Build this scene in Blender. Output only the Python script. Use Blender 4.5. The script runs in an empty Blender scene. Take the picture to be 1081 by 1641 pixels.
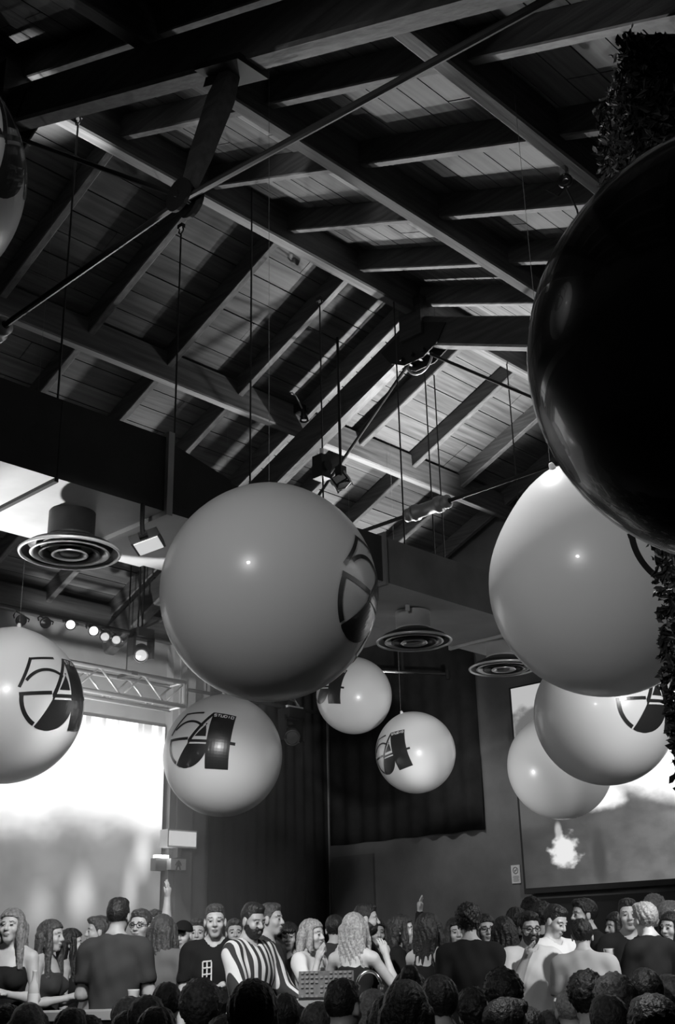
import bpy, math, random
import numpy as np
from mathutils import Vector, Matrix
rnd = random.Random(54)
C = bpy.context.scene.collection
sc = bpy.context.scene
S = 6.0; EYE = 1.9; IW, IH = 1081, 1641
# ------------------------------------------------------------------ camera
F_PX, YAW, PITCH, ROLL = 1848.995, 0.7652498, 0.3697801, -0.02302686
def cam_axes():
    cy, sy, cp, sp = math.cos(YAW), math.sin(YAW), math.cos(PITCH), math.sin(PITCH)
    fw = np.array([cp*cy, cp*sy, sp]); rt = np.array([sy, -cy, 0.]); up = np.cross(rt, fw)
    return rt*math.cos(ROLL)+up*math.sin(ROLL), -rt*math.sin(ROLL)+up*math.cos(ROLL), fw
CR, CU, CF = cam_axes()
cam = bpy.data.objects.new('camera', bpy.data.cameras.new('camera')); C.objects.link(cam)
cam.matrix_world = Matrix(((CR[0], CU[0], -CF[0], 0), (CR[1], CU[1], -CF[1], 0), (CR[2], CU[2], -CF[2], EYE), (0, 0, 0, 1)))
cam.data.sensor_fit = 'VERTICAL'; cam.data.sensor_height = 36; cam.data.lens = 36*F_PX/IH
cam.data.clip_start = .05
sc.camera = cam
# ------------------------------------------------------------------ world, exposure
w = bpy.data.worlds.new('night'); sc.world = w; w.use_nodes = True
w.node_tree.nodes['Background'].inputs[0].default_value = (.01, .01, .01, 1)
w.node_tree.nodes['Background'].inputs[1].default_value = 1
sc.view_settings.view_transform = 'Standard'; sc.view_settings.look = 'None'
sc.view_settings.gamma = 1; sc.view_settings.use_curve_mapping = False
sc.view_settings.exposure = 0.0
try:
    sc.cycles.max_bounces = 6; sc.cycles.diffuse_bounces = 2; sc.cycles.glossy_bounces = 3
    sc.cycles.caustics_reflective = False; sc.cycles.caustics_refractive = False
    sc.cycles.sample_clamp_indirect = 4; sc.cycles.use_denoising = True
except Exception: pass
HAZE = .09
LS, RS = 1.5, 1.15           # brightness of the left and right LED screens
def spot(name, loc, target, power, size_deg, radius=.06, blend=.5):
    l = bpy.data.lights.new(name, 'SPOT'); l.energy = power; l.spot_size = math.radians(size_deg)
    l.spot_blend = blend; l.shadow_soft_size = radius
    o = bpy.data.objects.new(name, l); C.objects.link(o); o.location = loc
    o.rotation_euler = (Vector(target)-Vector(loc)).to_track_quat('-Z', 'Y').to_euler(); return o
# unseen lamps: roof uplights and stage spots, plus lamps added to brighten single things
spot('roof_uplight', (11.2, 10.6, 5.0), (8.4, 6.4, 8), 900, 62, .10)
spot('roof_uplight', (9.8, 7.0, 5.42), (8.9, 7.0, 8), 750, 100, .05, .8)
spot('roof_uplight', (5.0, 6.9, 5.6), (3.62, 6.39, 7.9), 900, 24, .04, .8)
spot('added_wall_wash', (9.9, 8.7, 5.7), (11.75, 8.7, 2.2), 150, 60, .10, .9)  # added lamp to lift the end wall and its notice
spot('roof_uplight', (9.4, 6.8, 5.42), (6.4, 4.9, 7.6), 190, 115, .05, .8)
spot('roof_uplight', (8.8, 10.4, 5.25), (4.4, 6.0, 7.6), 330, 60, .08)
spot('added_duct_uplight', (3.5, 9.7, 2.4), (4.3, 6.5, 4.8), 1500, 34, .06)  # added low lamp to brighten the underside of the duct
spot('added_truss_uplight', (6.5, 9.9, 3.4), (7.7, 10.8, 4.9), 380, 70, .06)  # added lamp to whiten the light truss and the haze around it
spot('stage_spot', (3.6, 4.9, 4.4), (6.4, 7.8, 1.7), 620, 55, .10)
spot('stage_spot', (7.0, 1.9, 4.5), (7.5, 5.9, 1.45), 480, 34, .10, .6)
spot('stage_spot', (7.0, 1.9, 4.5), (8.9, 5.1, 1.45), 460, 36, .10, .6)
spot('added_balloon_spot', (2.3, 4.2, 4.4), (5.5, 7.9, 3.7), 290, 36, .12)  # all balloon spots are added to brighten single balloons
spot('added_balloon_spot', (6.4, 4.4, 3.1), (10.0, 8.9, 4.4), 520, 26, .12)
spot('added_balloon_spot', (4.6, 3.7, 6.2), (4.77, 2.87, 3.7), 520, 40, .12, .3)
spot('added_balloon_spot', (6.3, 1.8, 4.3), (8.5, 5.2, 3.6), 420, 30, .12)
spot('added_balloon_spot', (7.3, 8.4, 2.95), (10.1, 6.9, 3.8), 230, 28, .12)
spot('unseen_front_flood', (-1.0, 1.6, 4.8), (6.4, 4.9, 3.8), 330, 56, .15, .7)  # unseen flood behind the camera, fills the fronts of the balloons
# ------------------------------------------------------------------ helpers
def at(x, y, depth):
    d = (CF*F_PX + CR*(x-IW/2) - CU*(y-IH/2))/F_PX
    return d*depth + np.array([0, 0, EYE])
def _ray(x, y): return at(x, y, 1)-np.array([0, 0, EYE])
def atX(x, y, X): d = _ray(x, y); return d*X/d[0]+np.array([0, 0, EYE])
def atY(x, y, Y): d = _ray(x, y); return d*Y/d[1]+np.array([0, 0, EYE])
def atZ(x, y, z): d = _ray(x, y); return d*(z-EYE)/d[2]+np.array([0, 0, EYE])

def mat(name, g=.5, rough=.6, metal=0., spec=.5, noise=0, nscale=6, bump=0, coat=0, stretch=None, emit=0, col=None):
    m = bpy.data.materials.new(name); m.use_nodes = True; nt = m.node_tree; b = nt.nodes['Principled BSDF']
    b.inputs['Base Color'].default_value = (g, g, g, 1); b.inputs['Roughness'].default_value = rough
    b.inputs['Metallic'].default_value = metal; b.inputs['Specular IOR Level'].default_value = spec
    b.inputs['Coat Weight'].default_value = coat
    if emit:
        b.inputs['Emission Color'].default_value = (1, 1, 1, 1); b.inputs['Emission Strength'].default_value = emit
    if noise or bump:
        tc = nt.nodes.new('ShaderNodeNewGeometry') if stretch else nt.nodes.new('ShaderNodeTexCoord')
        mp = nt.nodes.new('ShaderNodeMapping'); mp.inputs['Scale'].default_value = stretch or (1, 1, 1)
        nt.links.new(tc.outputs['Position' if stretch else 'Object'], mp.inputs[0])
        n = nt.nodes.new('ShaderNodeTexNoise'); n.inputs['Scale'].default_value = nscale; n.inputs['Detail'].default_value = 5
        nt.links.new(mp.outputs[0], n.inputs['Vector'])
        if noise:
            mr = nt.nodes.new('ShaderNodeMapRange'); mr.inputs['From Min'].default_value = .3; mr.inputs['From Max'].default_value = .7
            mr.inputs['To Min'].default_value = g*(1-noise); mr.inputs['To Max'].default_value = g*(1+noise)
            nt.links.new(n.outputs['Fac'], mr.inputs[0])
            out = mr.outputs[0]
            if stretch:    # each plank or beam has its own tone
                oi = nt.nodes.new('ShaderNodeObjectInfo'); mm = nt.nodes.new('ShaderNodeMath'); mm.operation = 'MULTIPLY_ADD'
                mm.inputs[1].default_value = .45; mm.inputs[2].default_value = .78
                nt.links.new(oi.outputs['Random'], mm.inputs[0])
                m2 = nt.nodes.new('ShaderNodeMath'); m2.operation = 'MULTIPLY'
                nt.links.new(mm.outputs[0], m2.inputs[0]); nt.links.new(out, m2.inputs[1]); out = m2.outputs[0]
            nt.links.new(out, b.inputs['Base Color'])
        if bump:
            bp = nt.nodes.new('ShaderNodeBump'); bp.inputs['Strength'].default_value = bump; bp.inputs['Distance'].default_value = .02
            nt.links.new(n.outputs['Fac'], bp.inputs['Height']); nt.links.new(bp.outputs[0], b.inputs['Normal'])
    return m
M = dict(
    plank=mat('plank_wood', .10, .6, noise=.45, nscale=1, stretch=(1.2, 22, 22), bump=.15),
    beamx=mat('beam_wood', .12, .6, noise=.4, nscale=1, stretch=(1.5, 26, 26), bump=.2),
    beamy=mat('rafter_wood', .11, .6, noise=.4, nscale=1, stretch=(26, 2, 26), bump=.2),
    truss=mat('truss_wood', .06, .55, noise=.4, nscale=1, stretch=(24, 2, 24), bump=.2),
    steel=mat('dark_steel', .025, .5, .2), castiron=mat('grey_casting', .3, .5, .3), iron=mat('black_iron', .02, .45, .2), chrome=mat('chrome', .8, .15, 1),
    duct=mat('galvanised_sheet', .6, .5, .0, noise=.12, nscale=3), ductgrey=mat('grey_duct', .2, .5, .1, noise=.2, nscale=3), ductshade=mat('shaded_duct_sheet', .05, .5, .1, noise=.2, nscale=3),  # duct sides: same sheet, its shade put into darker colours
    rim=mat('pale_metal', .75, .3, .4), black=mat('black_matt', .015, .6), rubber=mat('black_plastic', .02, .35),
    wall=mat('grey_plaster', .13, .85, noise=.15, nscale=3, bump=.05), wallend=mat('end_wall_paint', .17, .85, noise=.15, nscale=3), wallside=mat('pale_plaster', .34, .85, noise=.12, nscale=4),
    drape=mat('black_drape', .03, .95, spec=.1, noise=.2, nscale=5), floor=mat('dark_floor', .04, .35, noise=.3, nscale=3),
    cable=mat('black_cable', .02, .5), alu=mat('aluminium', .82, .3, .8), white=mat('white_plastic', .8, .5),
    paper=mat('paper', .8, .7), ink=mat('black_ink', .02, .6), panelgrey=mat('console_grey', .07, .5, noise=.3, nscale=40), inkgrey=mat('grey_ink', .25, .7),
    lens=mat('lamp_lens', .9, .2, emit=6), lensdim=mat('dim_lens', .4, .2, emit=.22), lensoff=mat('dark_lens', .08, .05, .2, coat=1),
    exitlight=mat('lit_panel', .8, .5, emit=.55), lamp=mat('small_lamp', .9, .3, emit=3),
    leaf=mat('dark_leaf', .03, .45), leaf2=mat('lit_fleck_leaf', .16, .5), glass=mat('cup_plastic', .6, .1, spec=.6, coat=1),
    print=mat('black_print', .02, .3, coat=.4), printw=mat('white_print', .8, .35),
    balloon=mat('pearl_vinyl', .8, .3, coat=.25), balloonblack=mat('black_vinyl', .024, .26, coat=.5),
    line=mat('nylon_line', .25, .4), tabletop=mat('table_top', .35, .4), booth=mat('booth_black', .03, .5),
    skin=mat('skin', .52, .5, noise=.06, nscale=20), skin2=mat('tanned_skin', .40, .5, noise=.06, nscale=20),
    eye=mat('eye_dark', .05, .25), lip=mat('lip', .26, .45), brow=mat('brow', .06, .8),
    h0=mat('black_hair', .018, .45, noise=.5, nscale=60, bump=.6), h1=mat('brown_hair', .07, .45, noise=.5, nscale=60, bump=.6),
    h2=mat('blond_hair', .34, .45, noise=.4, nscale=60, bump=.6), h3=mat('fair_hair', .2, .5, noise=.4, nscale=60, bump=.6),
    c0=mat('black_cloth', .016, .9, spec=.2), c1=mat('charcoal_cloth', .05, .9, spec=.2), c2=mat('grey_cloth', .17, .9, spec=.2),
    c3=mat('light_cloth', .45, .9, spec=.2), c4=mat('white_cloth', .75, .9, spec=.2), trousers=mat('dark_denim', .04, .9), shoe=mat('shoe', .03, .5),
)
def thin_glow(m, f):      # thin vinyl lets part of the light through
    nt = m.node_tree; o = nt.nodes['Material Output']; b = nt.nodes['Principled BSDF']; t = nt.nodes.new('ShaderNodeBsdfTranslucent'); t.inputs[0].default_value = (.9, .9, .9, 1)
    x = nt.nodes.new('ShaderNodeMixShader'); x.inputs[0].default_value = f; nt.links.new(b.outputs[0], x.inputs[1]); nt.links.new(t.outputs[0], x.inputs[2]); nt.links.new(x.outputs[0], o.inputs[0])
thin_glow(M['balloon'], .2)
def link(name, me, m, parent=None, smooth=False):
    if m is not None:
        if not me.materials: me.materials.append(m)
    if smooth: me.polygons.foreach_set('use_smooth', [True]*len(me.polygons))
    o = bpy.data.objects.new(name, me); C.objects.link(o)
    if parent is not None: o.parent = parent
    return o
class MB:
    """collects boxes, bars, tubes and lathes for one mesh"""
    def __init__(s): s.v = []; s.f = []; s.n = 0
    def add(s, V, Fs):
        s.v.extend([tuple(map(float, p)) for p in V]); s.f.extend([tuple(i+s.n for i in f) for f in Fs]); s.n += len(V); return s
    def box(s, c, h, R=None):
        c = np.array(c, float); h = np.array(h, float)
        V = np.array([[x, y, z] for x in (-1, 1) for y in (-1, 1) for z in (-1, 1)])*h
        if R is not None: V = V@np.array(R).T
        return s.add(V+c, [(0, 1, 3, 2), (4, 6, 7, 5), (0, 4, 5, 1), (2, 3, 7, 6), (0, 2, 6, 4), (1, 5, 7, 3)])
    def mm(s, a, b): a = np.array(a, float); b = np.array(b, float); return s.box((a+b)/2, abs(b-a)/2)
    def bar(s, a, b, w, h, up=(0, 0, 1), ch=.12):
        """chamfered timber from a to b, w wide and h deep"""
        a = np.array(a, float); b = np.array(b, float); d = b-a; d /= np.linalg.norm(d)
        sd = np.cross(d, up); sd /= np.linalg.norm(sd); u = np.cross(sd, d); c = ch*min(w, h)
        ring = [(-w/2+c, -h/2), (w/2-c, -h/2), (w/2, -h/2+c), (w/2, h/2-c), (w/2-c, h/2), (-w/2+c, h/2), (-w/2, h/2-c), (-w/2, -h/2+c)]
        V = [p+sd*x+u*z for p in (a, b) for x, z in ring]
        return s.add(V, [(i, (i+1) % 8, 8+(i+1) % 8, 8+i) for i in range(8)]+[tuple(range(7, -1, -1)), tuple(range(8, 16))])
    def tube(s, pts, r, n=8, cap=True):
        pts = [np.array(p, float) for p in pts]; rs = r if hasattr(r, '__len__') else [r]*len(pts)
        V = []; k = len(pts)
        t0 = pts[1]-pts[0]; ref = np.array([0, 0, 1.]) if abs(t0[2]) < .9*np.linalg.norm(t0) else np.array([1., 0, 0])
        for i, p in enumerate(pts):
            t = pts[min(i+1, k-1)]-pts[max(i-1, 0)]; t = t/np.linalg.norm(t)
            a = np.cross(t, ref); a /= np.linalg.norm(a); b = np.cross(t, a); ref = np.cross(a, t)
            for j in range(n):
                q = 2*math.pi*j/n; V.append(p+rs[i]*(a*math.cos(q)+b*math.sin(q)))
        Fs = [(i*n+j, i*n+(j+1) % n, (i+1)*n+(j+1) % n, (i+1)*n+j) for i in range(k-1) for j in range(n)]
        if cap: Fs += [tuple(range(n-1, -1, -1)), tuple(range((k-1)*n, k*n))]
        return s.add(V, Fs)
    def lathe(s, c, prof, n=32, R=None, close=False):
        c = np.array(c, float); V = []
        for r, z in prof:
            for j in range(n):
                q = 2*math.pi*j/n; V.append((r*math.cos(q), r*math.sin(q), z))
        V = np.array(V)
        if R is not None: V = V@np.array(R).T
        k = len(prof); Fs = [(i*n+j, i*n+(j+1) % n, (i+1)*n+(j+1) % n, (i+1)*n+j) for i in range(k-1) for j in range(n)]
        if close: Fs += [((k-1)*n+j, (k-1)*n+(j+1) % n, (j+1) % n, j) for j in range(n)]
        return s.add(V+c, Fs)
    def build(s, name, m, parent=None, smooth=False, org=None):
        me = bpy.data.meshes.new(name); v = s.v
        if org is not None: v = [tuple(np.array(p)-np.array(org)) for p in v]
        me.from_pydata(v, [], s.f); me.update()
        o = link(name, me, m, parent, smooth)
        if org is not None: o.location = org
        return o
def frame(z, x=None):
    """3x3 with columns x,y,z around a given z axis"""
    z = np.array(z, float); z /= np.linalg.norm(z)
    x = np.array(x if x is not None else ((1, 0, 0) if abs(z[0]) < .9 else (0, 1, 0)), float)
    x = x-z*(x@z); x /= np.linalg.norm(x); return np.stack([x, np.cross(z, x), z], 1)
def tag(o, label=None, cat=None, group=None, kind=None):
    if label: o['label'] = label
    if cat: o['category'] = cat
    if group: o['group'] = group
    if kind: o['kind'] = kind
    return o
def thing(name, label, cat, loc=(0, 0, 0), rz=0, group=None):
    o = bpy.data.objects.new(name, None); C.objects.link(o); o.location = tuple(map(float, loc)); o.rotation_euler = (0, 0, rz)
    o.empty_display_size = .1
    return tag(o, label, cat, group)

# ------------------------------------------------------------------ the hall
YR, ZB, SL = 6.39, 8.24, .43          # ridge line, underside of boards at the ridge, roof slope
X0, X1 = -2.0, 11.75                  # hall from behind the camera to the end wall
YL, YE, YW = 11.58, 1.2, -3.0         # left wall, right eave on pillars, wall of the side aisle
def zb(y): return ZB-SL*abs(y-YR)
def structure(mb, name, m, parent=None): o = mb.build(name, m, parent); o['kind'] = 'structure'; return o
structure(MB().mm((X0, YW, -.2), (X1, YL, 0)), 'floor', M['floor'])
structure(MB().mm((X0, YL, 0), (X1, YL+.2, 5.95)), 'wall_left', M['wallside'])
structure(MB().mm((X0, YW-.2, 0), (X1, YW, 5.3)), 'wall_right', M['wall'])
def gable(x, name):
    v = [(YW, 0), (YL, 0), (YL, 6.0), (YR, ZB), (YE, 6.0), (YE, 5.3), (YW, 5.3)]
    n = len(v); mb = MB(); mb.add([(x, a, b) for a, b in v]+[(x+.2, a, b) for a, b in v],
        [tuple(range(n)), tuple(range(2*n-1, n-1, -1))]+[(i, i+n, (i+1) % n+n, (i+1) % n) for i in range(n)])
    return structure(mb, name, M['wallend' if name == 'wall_back' else 'wall'])
gable(X1, 'wall_back'); gable(X0-.2, 'wall_front')
# roof: deck with planks, rafters, purlins and ridge beam as its parts
deck = MB()
for sgn, ye in ((1, YL+.2), (-1, YE-.2)):
    V = [(x, y, zb(y)+.03+dz) for x in (X0, X1) for y in (YR, ye) for dz in (0, .08)]
    deck.add(V, [(0, 1, 3, 2), (4, 6, 7, 5), (0, 4, 5, 1), (2, 3, 7, 6), (0, 2, 6, 4), (1, 5, 7, 3)])
deck.mm((X0, YW, 5.3), (X1, YE, 5.45)).mm((X0, YE-.2, 5.3), (X1, YE, 6.0))
ceil = structure(deck, 'ceiling', M['black'])
cube = bpy.data.meshes.new('plank'); _m = MB().box((0, 0, 0), (.5, .5, .5)); cube.from_pydata(_m.v, [], _m.f); cube.materials.append(M['plank'])
th = math.atan(SL); BW = .235
for sgn, ye in ((1, YL), (-1, YE)):
    n = int(abs(ye-YR)/math.cos(th)/BW)
    for i in range(n+1):
        dy = (i+.5)*BW*math.cos(th)
        if dy > abs(ye-YR): break
        cuts = [X0]+sorted(rnd.sample([1.2, 3.0, 4.85, 6.65, 8.5, 10.3], 2))+[X1]
        for a, b in zip(cuts, cuts[1:]):
            o = bpy.data.objects.new('plank', cube); C.objects.link(o); o.parent = ceil
            y = YR+sgn*dy; o.location = ((a+b)/2, y, zb(y)+.016+rnd.uniform(0, .005))
            o.scale = (b-a-.006, BW-.010, .03); o.rotation_euler = (-sgn*th, 0, 0)
RAFT = [7.89+.91*k for k in range(-10, 5)]
for x in RAFT:
    if not X0+.1 < x < X1-.05: continue
    for sgn, ye in ((1, YL), (-1, YE)):
        a = np.array([x, YR+sgn*.05, zb(YR+.05)-.10]); b = np.array([x, ye, zb(ye)-.10])
        MB().bar(a, b, .075, .20).build('rafter', M['beamy'], ceil)
for dy, h, wd in ((1.71, .32, .105), (3.37, .32, .105), (5.1, .30, .14)):
    for sgn in (1, -1):
        y = YR+sgn*dy; zc = zb(y)-.345+h/2
        MB().bar((X0, y, zc), (X1, y, zc), wd, h).build('purlin', M['beamx'], ceil)
MB().bar((X0, YR, ZB-.19), (X1, YR, ZB-.17), .115, .34).build('ridge_beam', M['beamx'], ceil)

def truss(X, label, knots=True):
    t = thing('roof_truss', label, 'roof truss', (X, YR, 0))
    t0 = np.array([X, YR, 0]); P = lambda dy, z: np.array([0, dy, z])
    for s in (1, -1):
        a = P(0, ZB-.37-.15); b = P(s*5.1, zb(YR+5.1)-.37-.15)
        MB().bar(a, b, .15, .30).build('principal_rafter', M['truss'], t)
        S_ = P(s*2.52, zb(YR+2.52)-.67); N_ = P(s*2.14, 5.83)
        d = N_-S_; q = [S_-d*.02+d*k for k in (0, .25, .7, 1.03)]
        mb = MB()
        for (p0, w0), (p1, w1) in zip(zip(q, (.08, .12, .10)), zip(q[1:], (.12, .10, .06))):
            sd = np.array([1., 0, 0]); u = np.cross(d/np.linalg.norm(d), sd)
            V = [p+sd*i*w*.45+u*j*w*.5 for p, w in ((p0, w0), (p1, w1)) for i, j in ((-1, -1), (1, -1), (1, 1), (-1, 1))]
            mb.add(V, [(i, (i+1) % 4, 4+(i+1) % 4, 4+i) for i in range(4)]+[(3, 2, 1, 0), (4, 5, 6, 7)])
        mb.build('strut', M['truss'], t)
        # seat bracket of the strut under the rafter
        ub = P(s*2.52, zb(YR+2.52)-.69)
        R = frame((0, s*SL, 1), (1, 0, 0))
        br = MB().box(ub, (.11, .20, .018), R); br.box(ub+P(s*.14, -.03-s*0), (.04, .06, .035), R).box(ub-P(s*.14, .0), (.04, .05, .03), R)
        br.build('strut_bracket', M['iron'], t)
        MB().tube([P(s*.14, 7.42), N_], .016).build('apex_rod', M['steel'], t)
        MB().tube([N_, P(s*4.8, zb(YR+4.8)-.66)], .02).build('eave_rod', M['steel'], t)
        pl = MB()
        for dx in (-.045, .045):
            pl.lathe(N_+np.array([dx, 0, 0]), [(0.0001, -.01), (.10, -.01), (.10, .01), (.0001, .01)], 20, frame((1, 0, 0)))
        pl.tube([N_-np.array([.07, 0, 0]), N_+np.array([.07, 0, 0])], .02)
        pl.build('node_plate', M['iron'], t)
    MB().tube([P(-2.14, 5.83), P(2.14, 5.83)], .02).build('tie_rod', M['steel'], t)
    tb = MB(); R = frame((0, 1, 0))
    tb.lathe(P(0, 5.83), [(q_*1.3, z_*1.35) for q_, z_ in [(.021, -.2), (.05, -.19), (.05, -.15), (.035, -.145), (.035, -.13), (.062, -.125), (.062, -.09), (.05, -.085),
        (.05, .085), (.062, .09), (.062, .125), (.035, .13), (.035, .145), (.05, .15), (.05, .19), (.021, .2)]], 20, R)
    tb.build('turnbuckle', M['castiron'], t, True)
    g = MB()                                   # gusset, hoop and pins under the ridge
    for dx in (-.085, .085):
        prof = [(-.42, 7.62), (0, 7.80), (.42, 7.62), (.30, 7.45), (.12, 7.36), (-.12, 7.36), (-.30, 7.45)]
        n = len(prof); V = [(dx+e, y, z) for e in (-.006, .006) for y, z in prof]
        g.add(V, [tuple(range(n)), tuple(range(2*n-1, n-1, -1))]+[(i, i+n, (i+1) % n+n, (i+1) % n) for i in range(n)])
    for y in (-.14, .14, 0): g.tube([(-.13, y, 7.43), (.13, y, 7.43)], .022)
    g.build('apex_gusset', M['iron'], t)
    MB().tube([(0, .16*math.cos(a), 7.42+.16*math.sin(a)) for a in np.linspace(math.pi, 2*math.pi, 13)], .012).build('apex_hoop', M['rim'], t, True)
    MB().box((0, 0, ZB-.40), (.12, .14, .22)).build('king_block', M['truss'], t)
truss(3.27, 'near timber roof truss crossing the top of the hall, its tie rod spanning both sides')
truss(7.87, 'far timber roof truss with turnbuckle and hoop, behind the big central balloon')

# ------------------------------------------------------------------ left wall: LED screen, column, signs
def nodes(m): m.use_nodes = True; return m.node_tree, m.node_tree.nodes, m.node_tree.links
class NT:
    def __init__(s, name):
        s.m = bpy.data.materials.new(name); s.t, s.n, s.l = nodes(s.m); b = s.n['Principled BSDF']; s.b = b
        b.inputs['Base Color'].default_value = (.02, .02, .02, 1); b.inputs['Roughness'].default_value = .4
        s.tc = s.n.new('ShaderNodeTexCoord'); s.sep = s.n.new('ShaderNodeSeparateXYZ'); s.l.new(s.tc.outputs['UV'], s.sep.inputs[0])
        s.u, s.v = s.sep.outputs[0], s.sep.outputs[1]
    def mth(s, op, a, b=0., c=0.):
        k = s.n.new('ShaderNodeMath'); k.operation = op
        for i, q in enumerate((a, b, c)):
            if isinstance(q, (int, float)): k.inputs[i].default_value = q
            else: s.l.new(q, k.inputs[i])
        return k.outputs[0]
    def noise(s, sx, sy, detail=4, off=0):
        mp = s.n.new('ShaderNodeMapping'); mp.inputs['Scale'].default_value = (sx, sy, 1); mp.inputs['Location'].default_value = (off, off, 0)
        s.l.new(s.tc.outputs['UV'], mp.inputs[0]); k = s.n.new('ShaderNodeTexNoise'); k.inputs['Scale'].default_value = 1; k.inputs['Detail'].default_value = detail
        s.l.new(mp.outputs[0], k.inputs['Vector']); return k.outputs['Fac']
    def ss(s, x, a, b, lo=0., hi=1.):
        k = s.n.new('ShaderNodeMapRange'); k.interpolation_type = 'SMOOTHSTEP'; s.l.new(x, k.inputs[0])
        for i, q in enumerate((a, b, lo, hi)): k.inputs[i+1].default_value = q
        return k.outputs[0]
    def blob(s, cu, cv, ru, rv, soft=.5, wob=None, amt=.0):
        a = s.mth('DIVIDE', s.mth('SUBTRACT', s.u, cu), ru); b = s.mth('DIVIDE', s.mth('SUBTRACT', s.v, cv), rv)
        d = s.mth('SQRT', s.mth('ADD', s.mth('MULTIPLY', a, a), s.mth('MULTIPLY', b, b)))
        if wob is not None: d = s.mth('ADD', d, s.mth('MULTIPLY', s.mth('SUBTRACT', wob, .5), amt))
        return s.ss(d, 1-soft, 1+soft, 1, 0)
    def mix(s, f, a, b):   # a where f=0
        return s.mth('ADD', s.mth('MULTIPLY', s.mth('SUBTRACT', 1, f), a), s.mth('MULTIPLY', f, b))
    def emit(s, val, k):
        c = s.n.new('ShaderNodeCombineColor')
        for i in range(3): s.l.new(val, c.inputs[i])
        s.l.new(c.outputs[0], s.b.inputs['Emission Color']); s.b.inputs['Emission Strength'].default_value = k; return s.m
def panel_uv(name, corners, m, parent):
    me = bpy.data.meshes.new(name); me.from_pydata([tuple(map(float, c)) for c in corners], [], [(0, 1, 2, 3)])
    uv = me.uv_layers.new(); 
    for i, q in enumerate(((0, 0), (1, 0), (1, 1), (0, 1))): uv.data[i].uv = q
    return link(name, me, m, parent)
# left screen picture: blown-out sky over soft grey haze with dim shapes
n = NT('left_screen_picture')
cl = n.noise(5, 4, 5); edge = n.mth('ADD', n.v, n.mth('MULTIPLY', n.mth('SUBTRACT', cl, .5), .22))
val = n.ss(edge, .50, .68, .20, 1.0)
val = n.mth('MULTIPLY', val, n.mix(n.ss(n.v, .55, .7), n.ss(n.noise(9, 5, 3, 4), .3, .7, .72, 1.1), 1.))
for cu, cv, ru, rv, g in ((.80, .34, .02, .06, .75), (.92, .38, .012, .06, .6), (.70, .30, .02, .05, .5), (.60, .24, .06, .10, .12), (.84, .17, .05, .08, .12), (.95, .50, .015, .05, .9)):
    val = n.mix(n.mth('MULTIPLY', n.blob(cu, cv, ru*1.3, rv*1.3, .9, cl, 1.), .6), val, g)
fr = n.mth('MULTIPLY', n.ss(n.noise(60, .5, 1), .45, .6), n.ss(n.v, .93, 1.0)); val = n.mth('SUBTRACT', val, n.mth('MULTIPLY', fr, .55))
ml = n.emit(val, LS)
t = thing('led_screen', 'large bright LED screen on the left wall, white above grey haze', 'screen', (5.6, YL-.06, 3.0))
o3 = np.array([5.6, YL-.06, 3.0])
sx1 = 8.82; sx0 = 3.4; sz0 = 1.55; sz1 = .239*(YL-.08)+EYE
MB().mm(np.array((sx0, YL-.06, sz0))-o3, np.array((sx1, YL-.012, sz1))-o3).build('cabinet', M['black'], t)
panel_uv('display', [np.array(p)-o3 for p in ((sx0+.01, YL-.064, sz0+.01), (sx1-.01, YL-.064, sz0+.01), (sx1-.01, YL-.064, sz1-.01), (sx0+.01, YL-.064, sz1-.01))], ml, t)
# right screen picture: bright sky over a dark hillside, pale waterfall figure
n = NT('right_screen_picture')
w1 = n.noise(7, 6, 6); w2 = n.noise(16, 12, 4, 3)
line = n.mth('ADD', n.v, n.mth('MULTIPLY', n.u, .42))                 # hillside falls to the right
line = n.mth('ADD', line, n.mth('MULTIPLY', n.mth('SUBTRACT', w1, .5), .16))
val = n.mth('ADD', n.ss(line, .50, .60, .0, .9), n.ss(n.mth('ADD', n.u, n.mth('MULTIPLY', n.v, -.2)), -.1, .5, .025, .15))
val = n.mth('MULTIPLY', val, n.ss(w2, .3, .7, .8, 1.15))
topleft = n.blob(.0, .86, .2, .30, .3); val = n.mix(topleft, val, .42)
val = n.mix(n.blob(.06, .80, .075, .085, .25, w2, 1.4), val, .12)     # dark tree crown
val = n.mix(n.blob(.02, .42, .10, .14, .4, w2, 1.), val, .07)
val = n.mix(n.blob(.135, .16, .042, .075, .3, n.noise(26, 20, 3, 7), 1.8), val, .7)      # pale splash
val = n.mix(n.blob(.12, .26, .010, .035, .5), val, .4)
val = n.mix(n.blob(.27, .40, .06, .06, .4, w2, 1.3), val, .9)
val = n.mix(n.blob(.24, .12, .02, .12, .5), val, .05)
mr_ = n.emit(val, RS)
XS = X1-.12; ys0 = 8.27; ys1 = 4.0; zs0, zs1 = 2.60, 4.99
t = thing('led_screen', 'LED screen on the end wall showing a dark hillside under bright sky', 'screen', (XS, 6.1, 3.8)); o3 = np.array([XS, 6.1, 3.8])
MB().mm(np.array((XS, ys1, zs0-.04))-o3, np.array((X1-.055, ys0+.03, zs1))-o3).build('cabinet', M['black'], t)
panel_uv('display', [np.array(p)-o3 for p in ((XS-.004, ys0, zs0+.02), (XS-.004, ys1, zs0+.02), (XS-.004, ys1, zs1-.02), (XS-.004, ys0, zs1-.02))], mr_, t)
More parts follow.
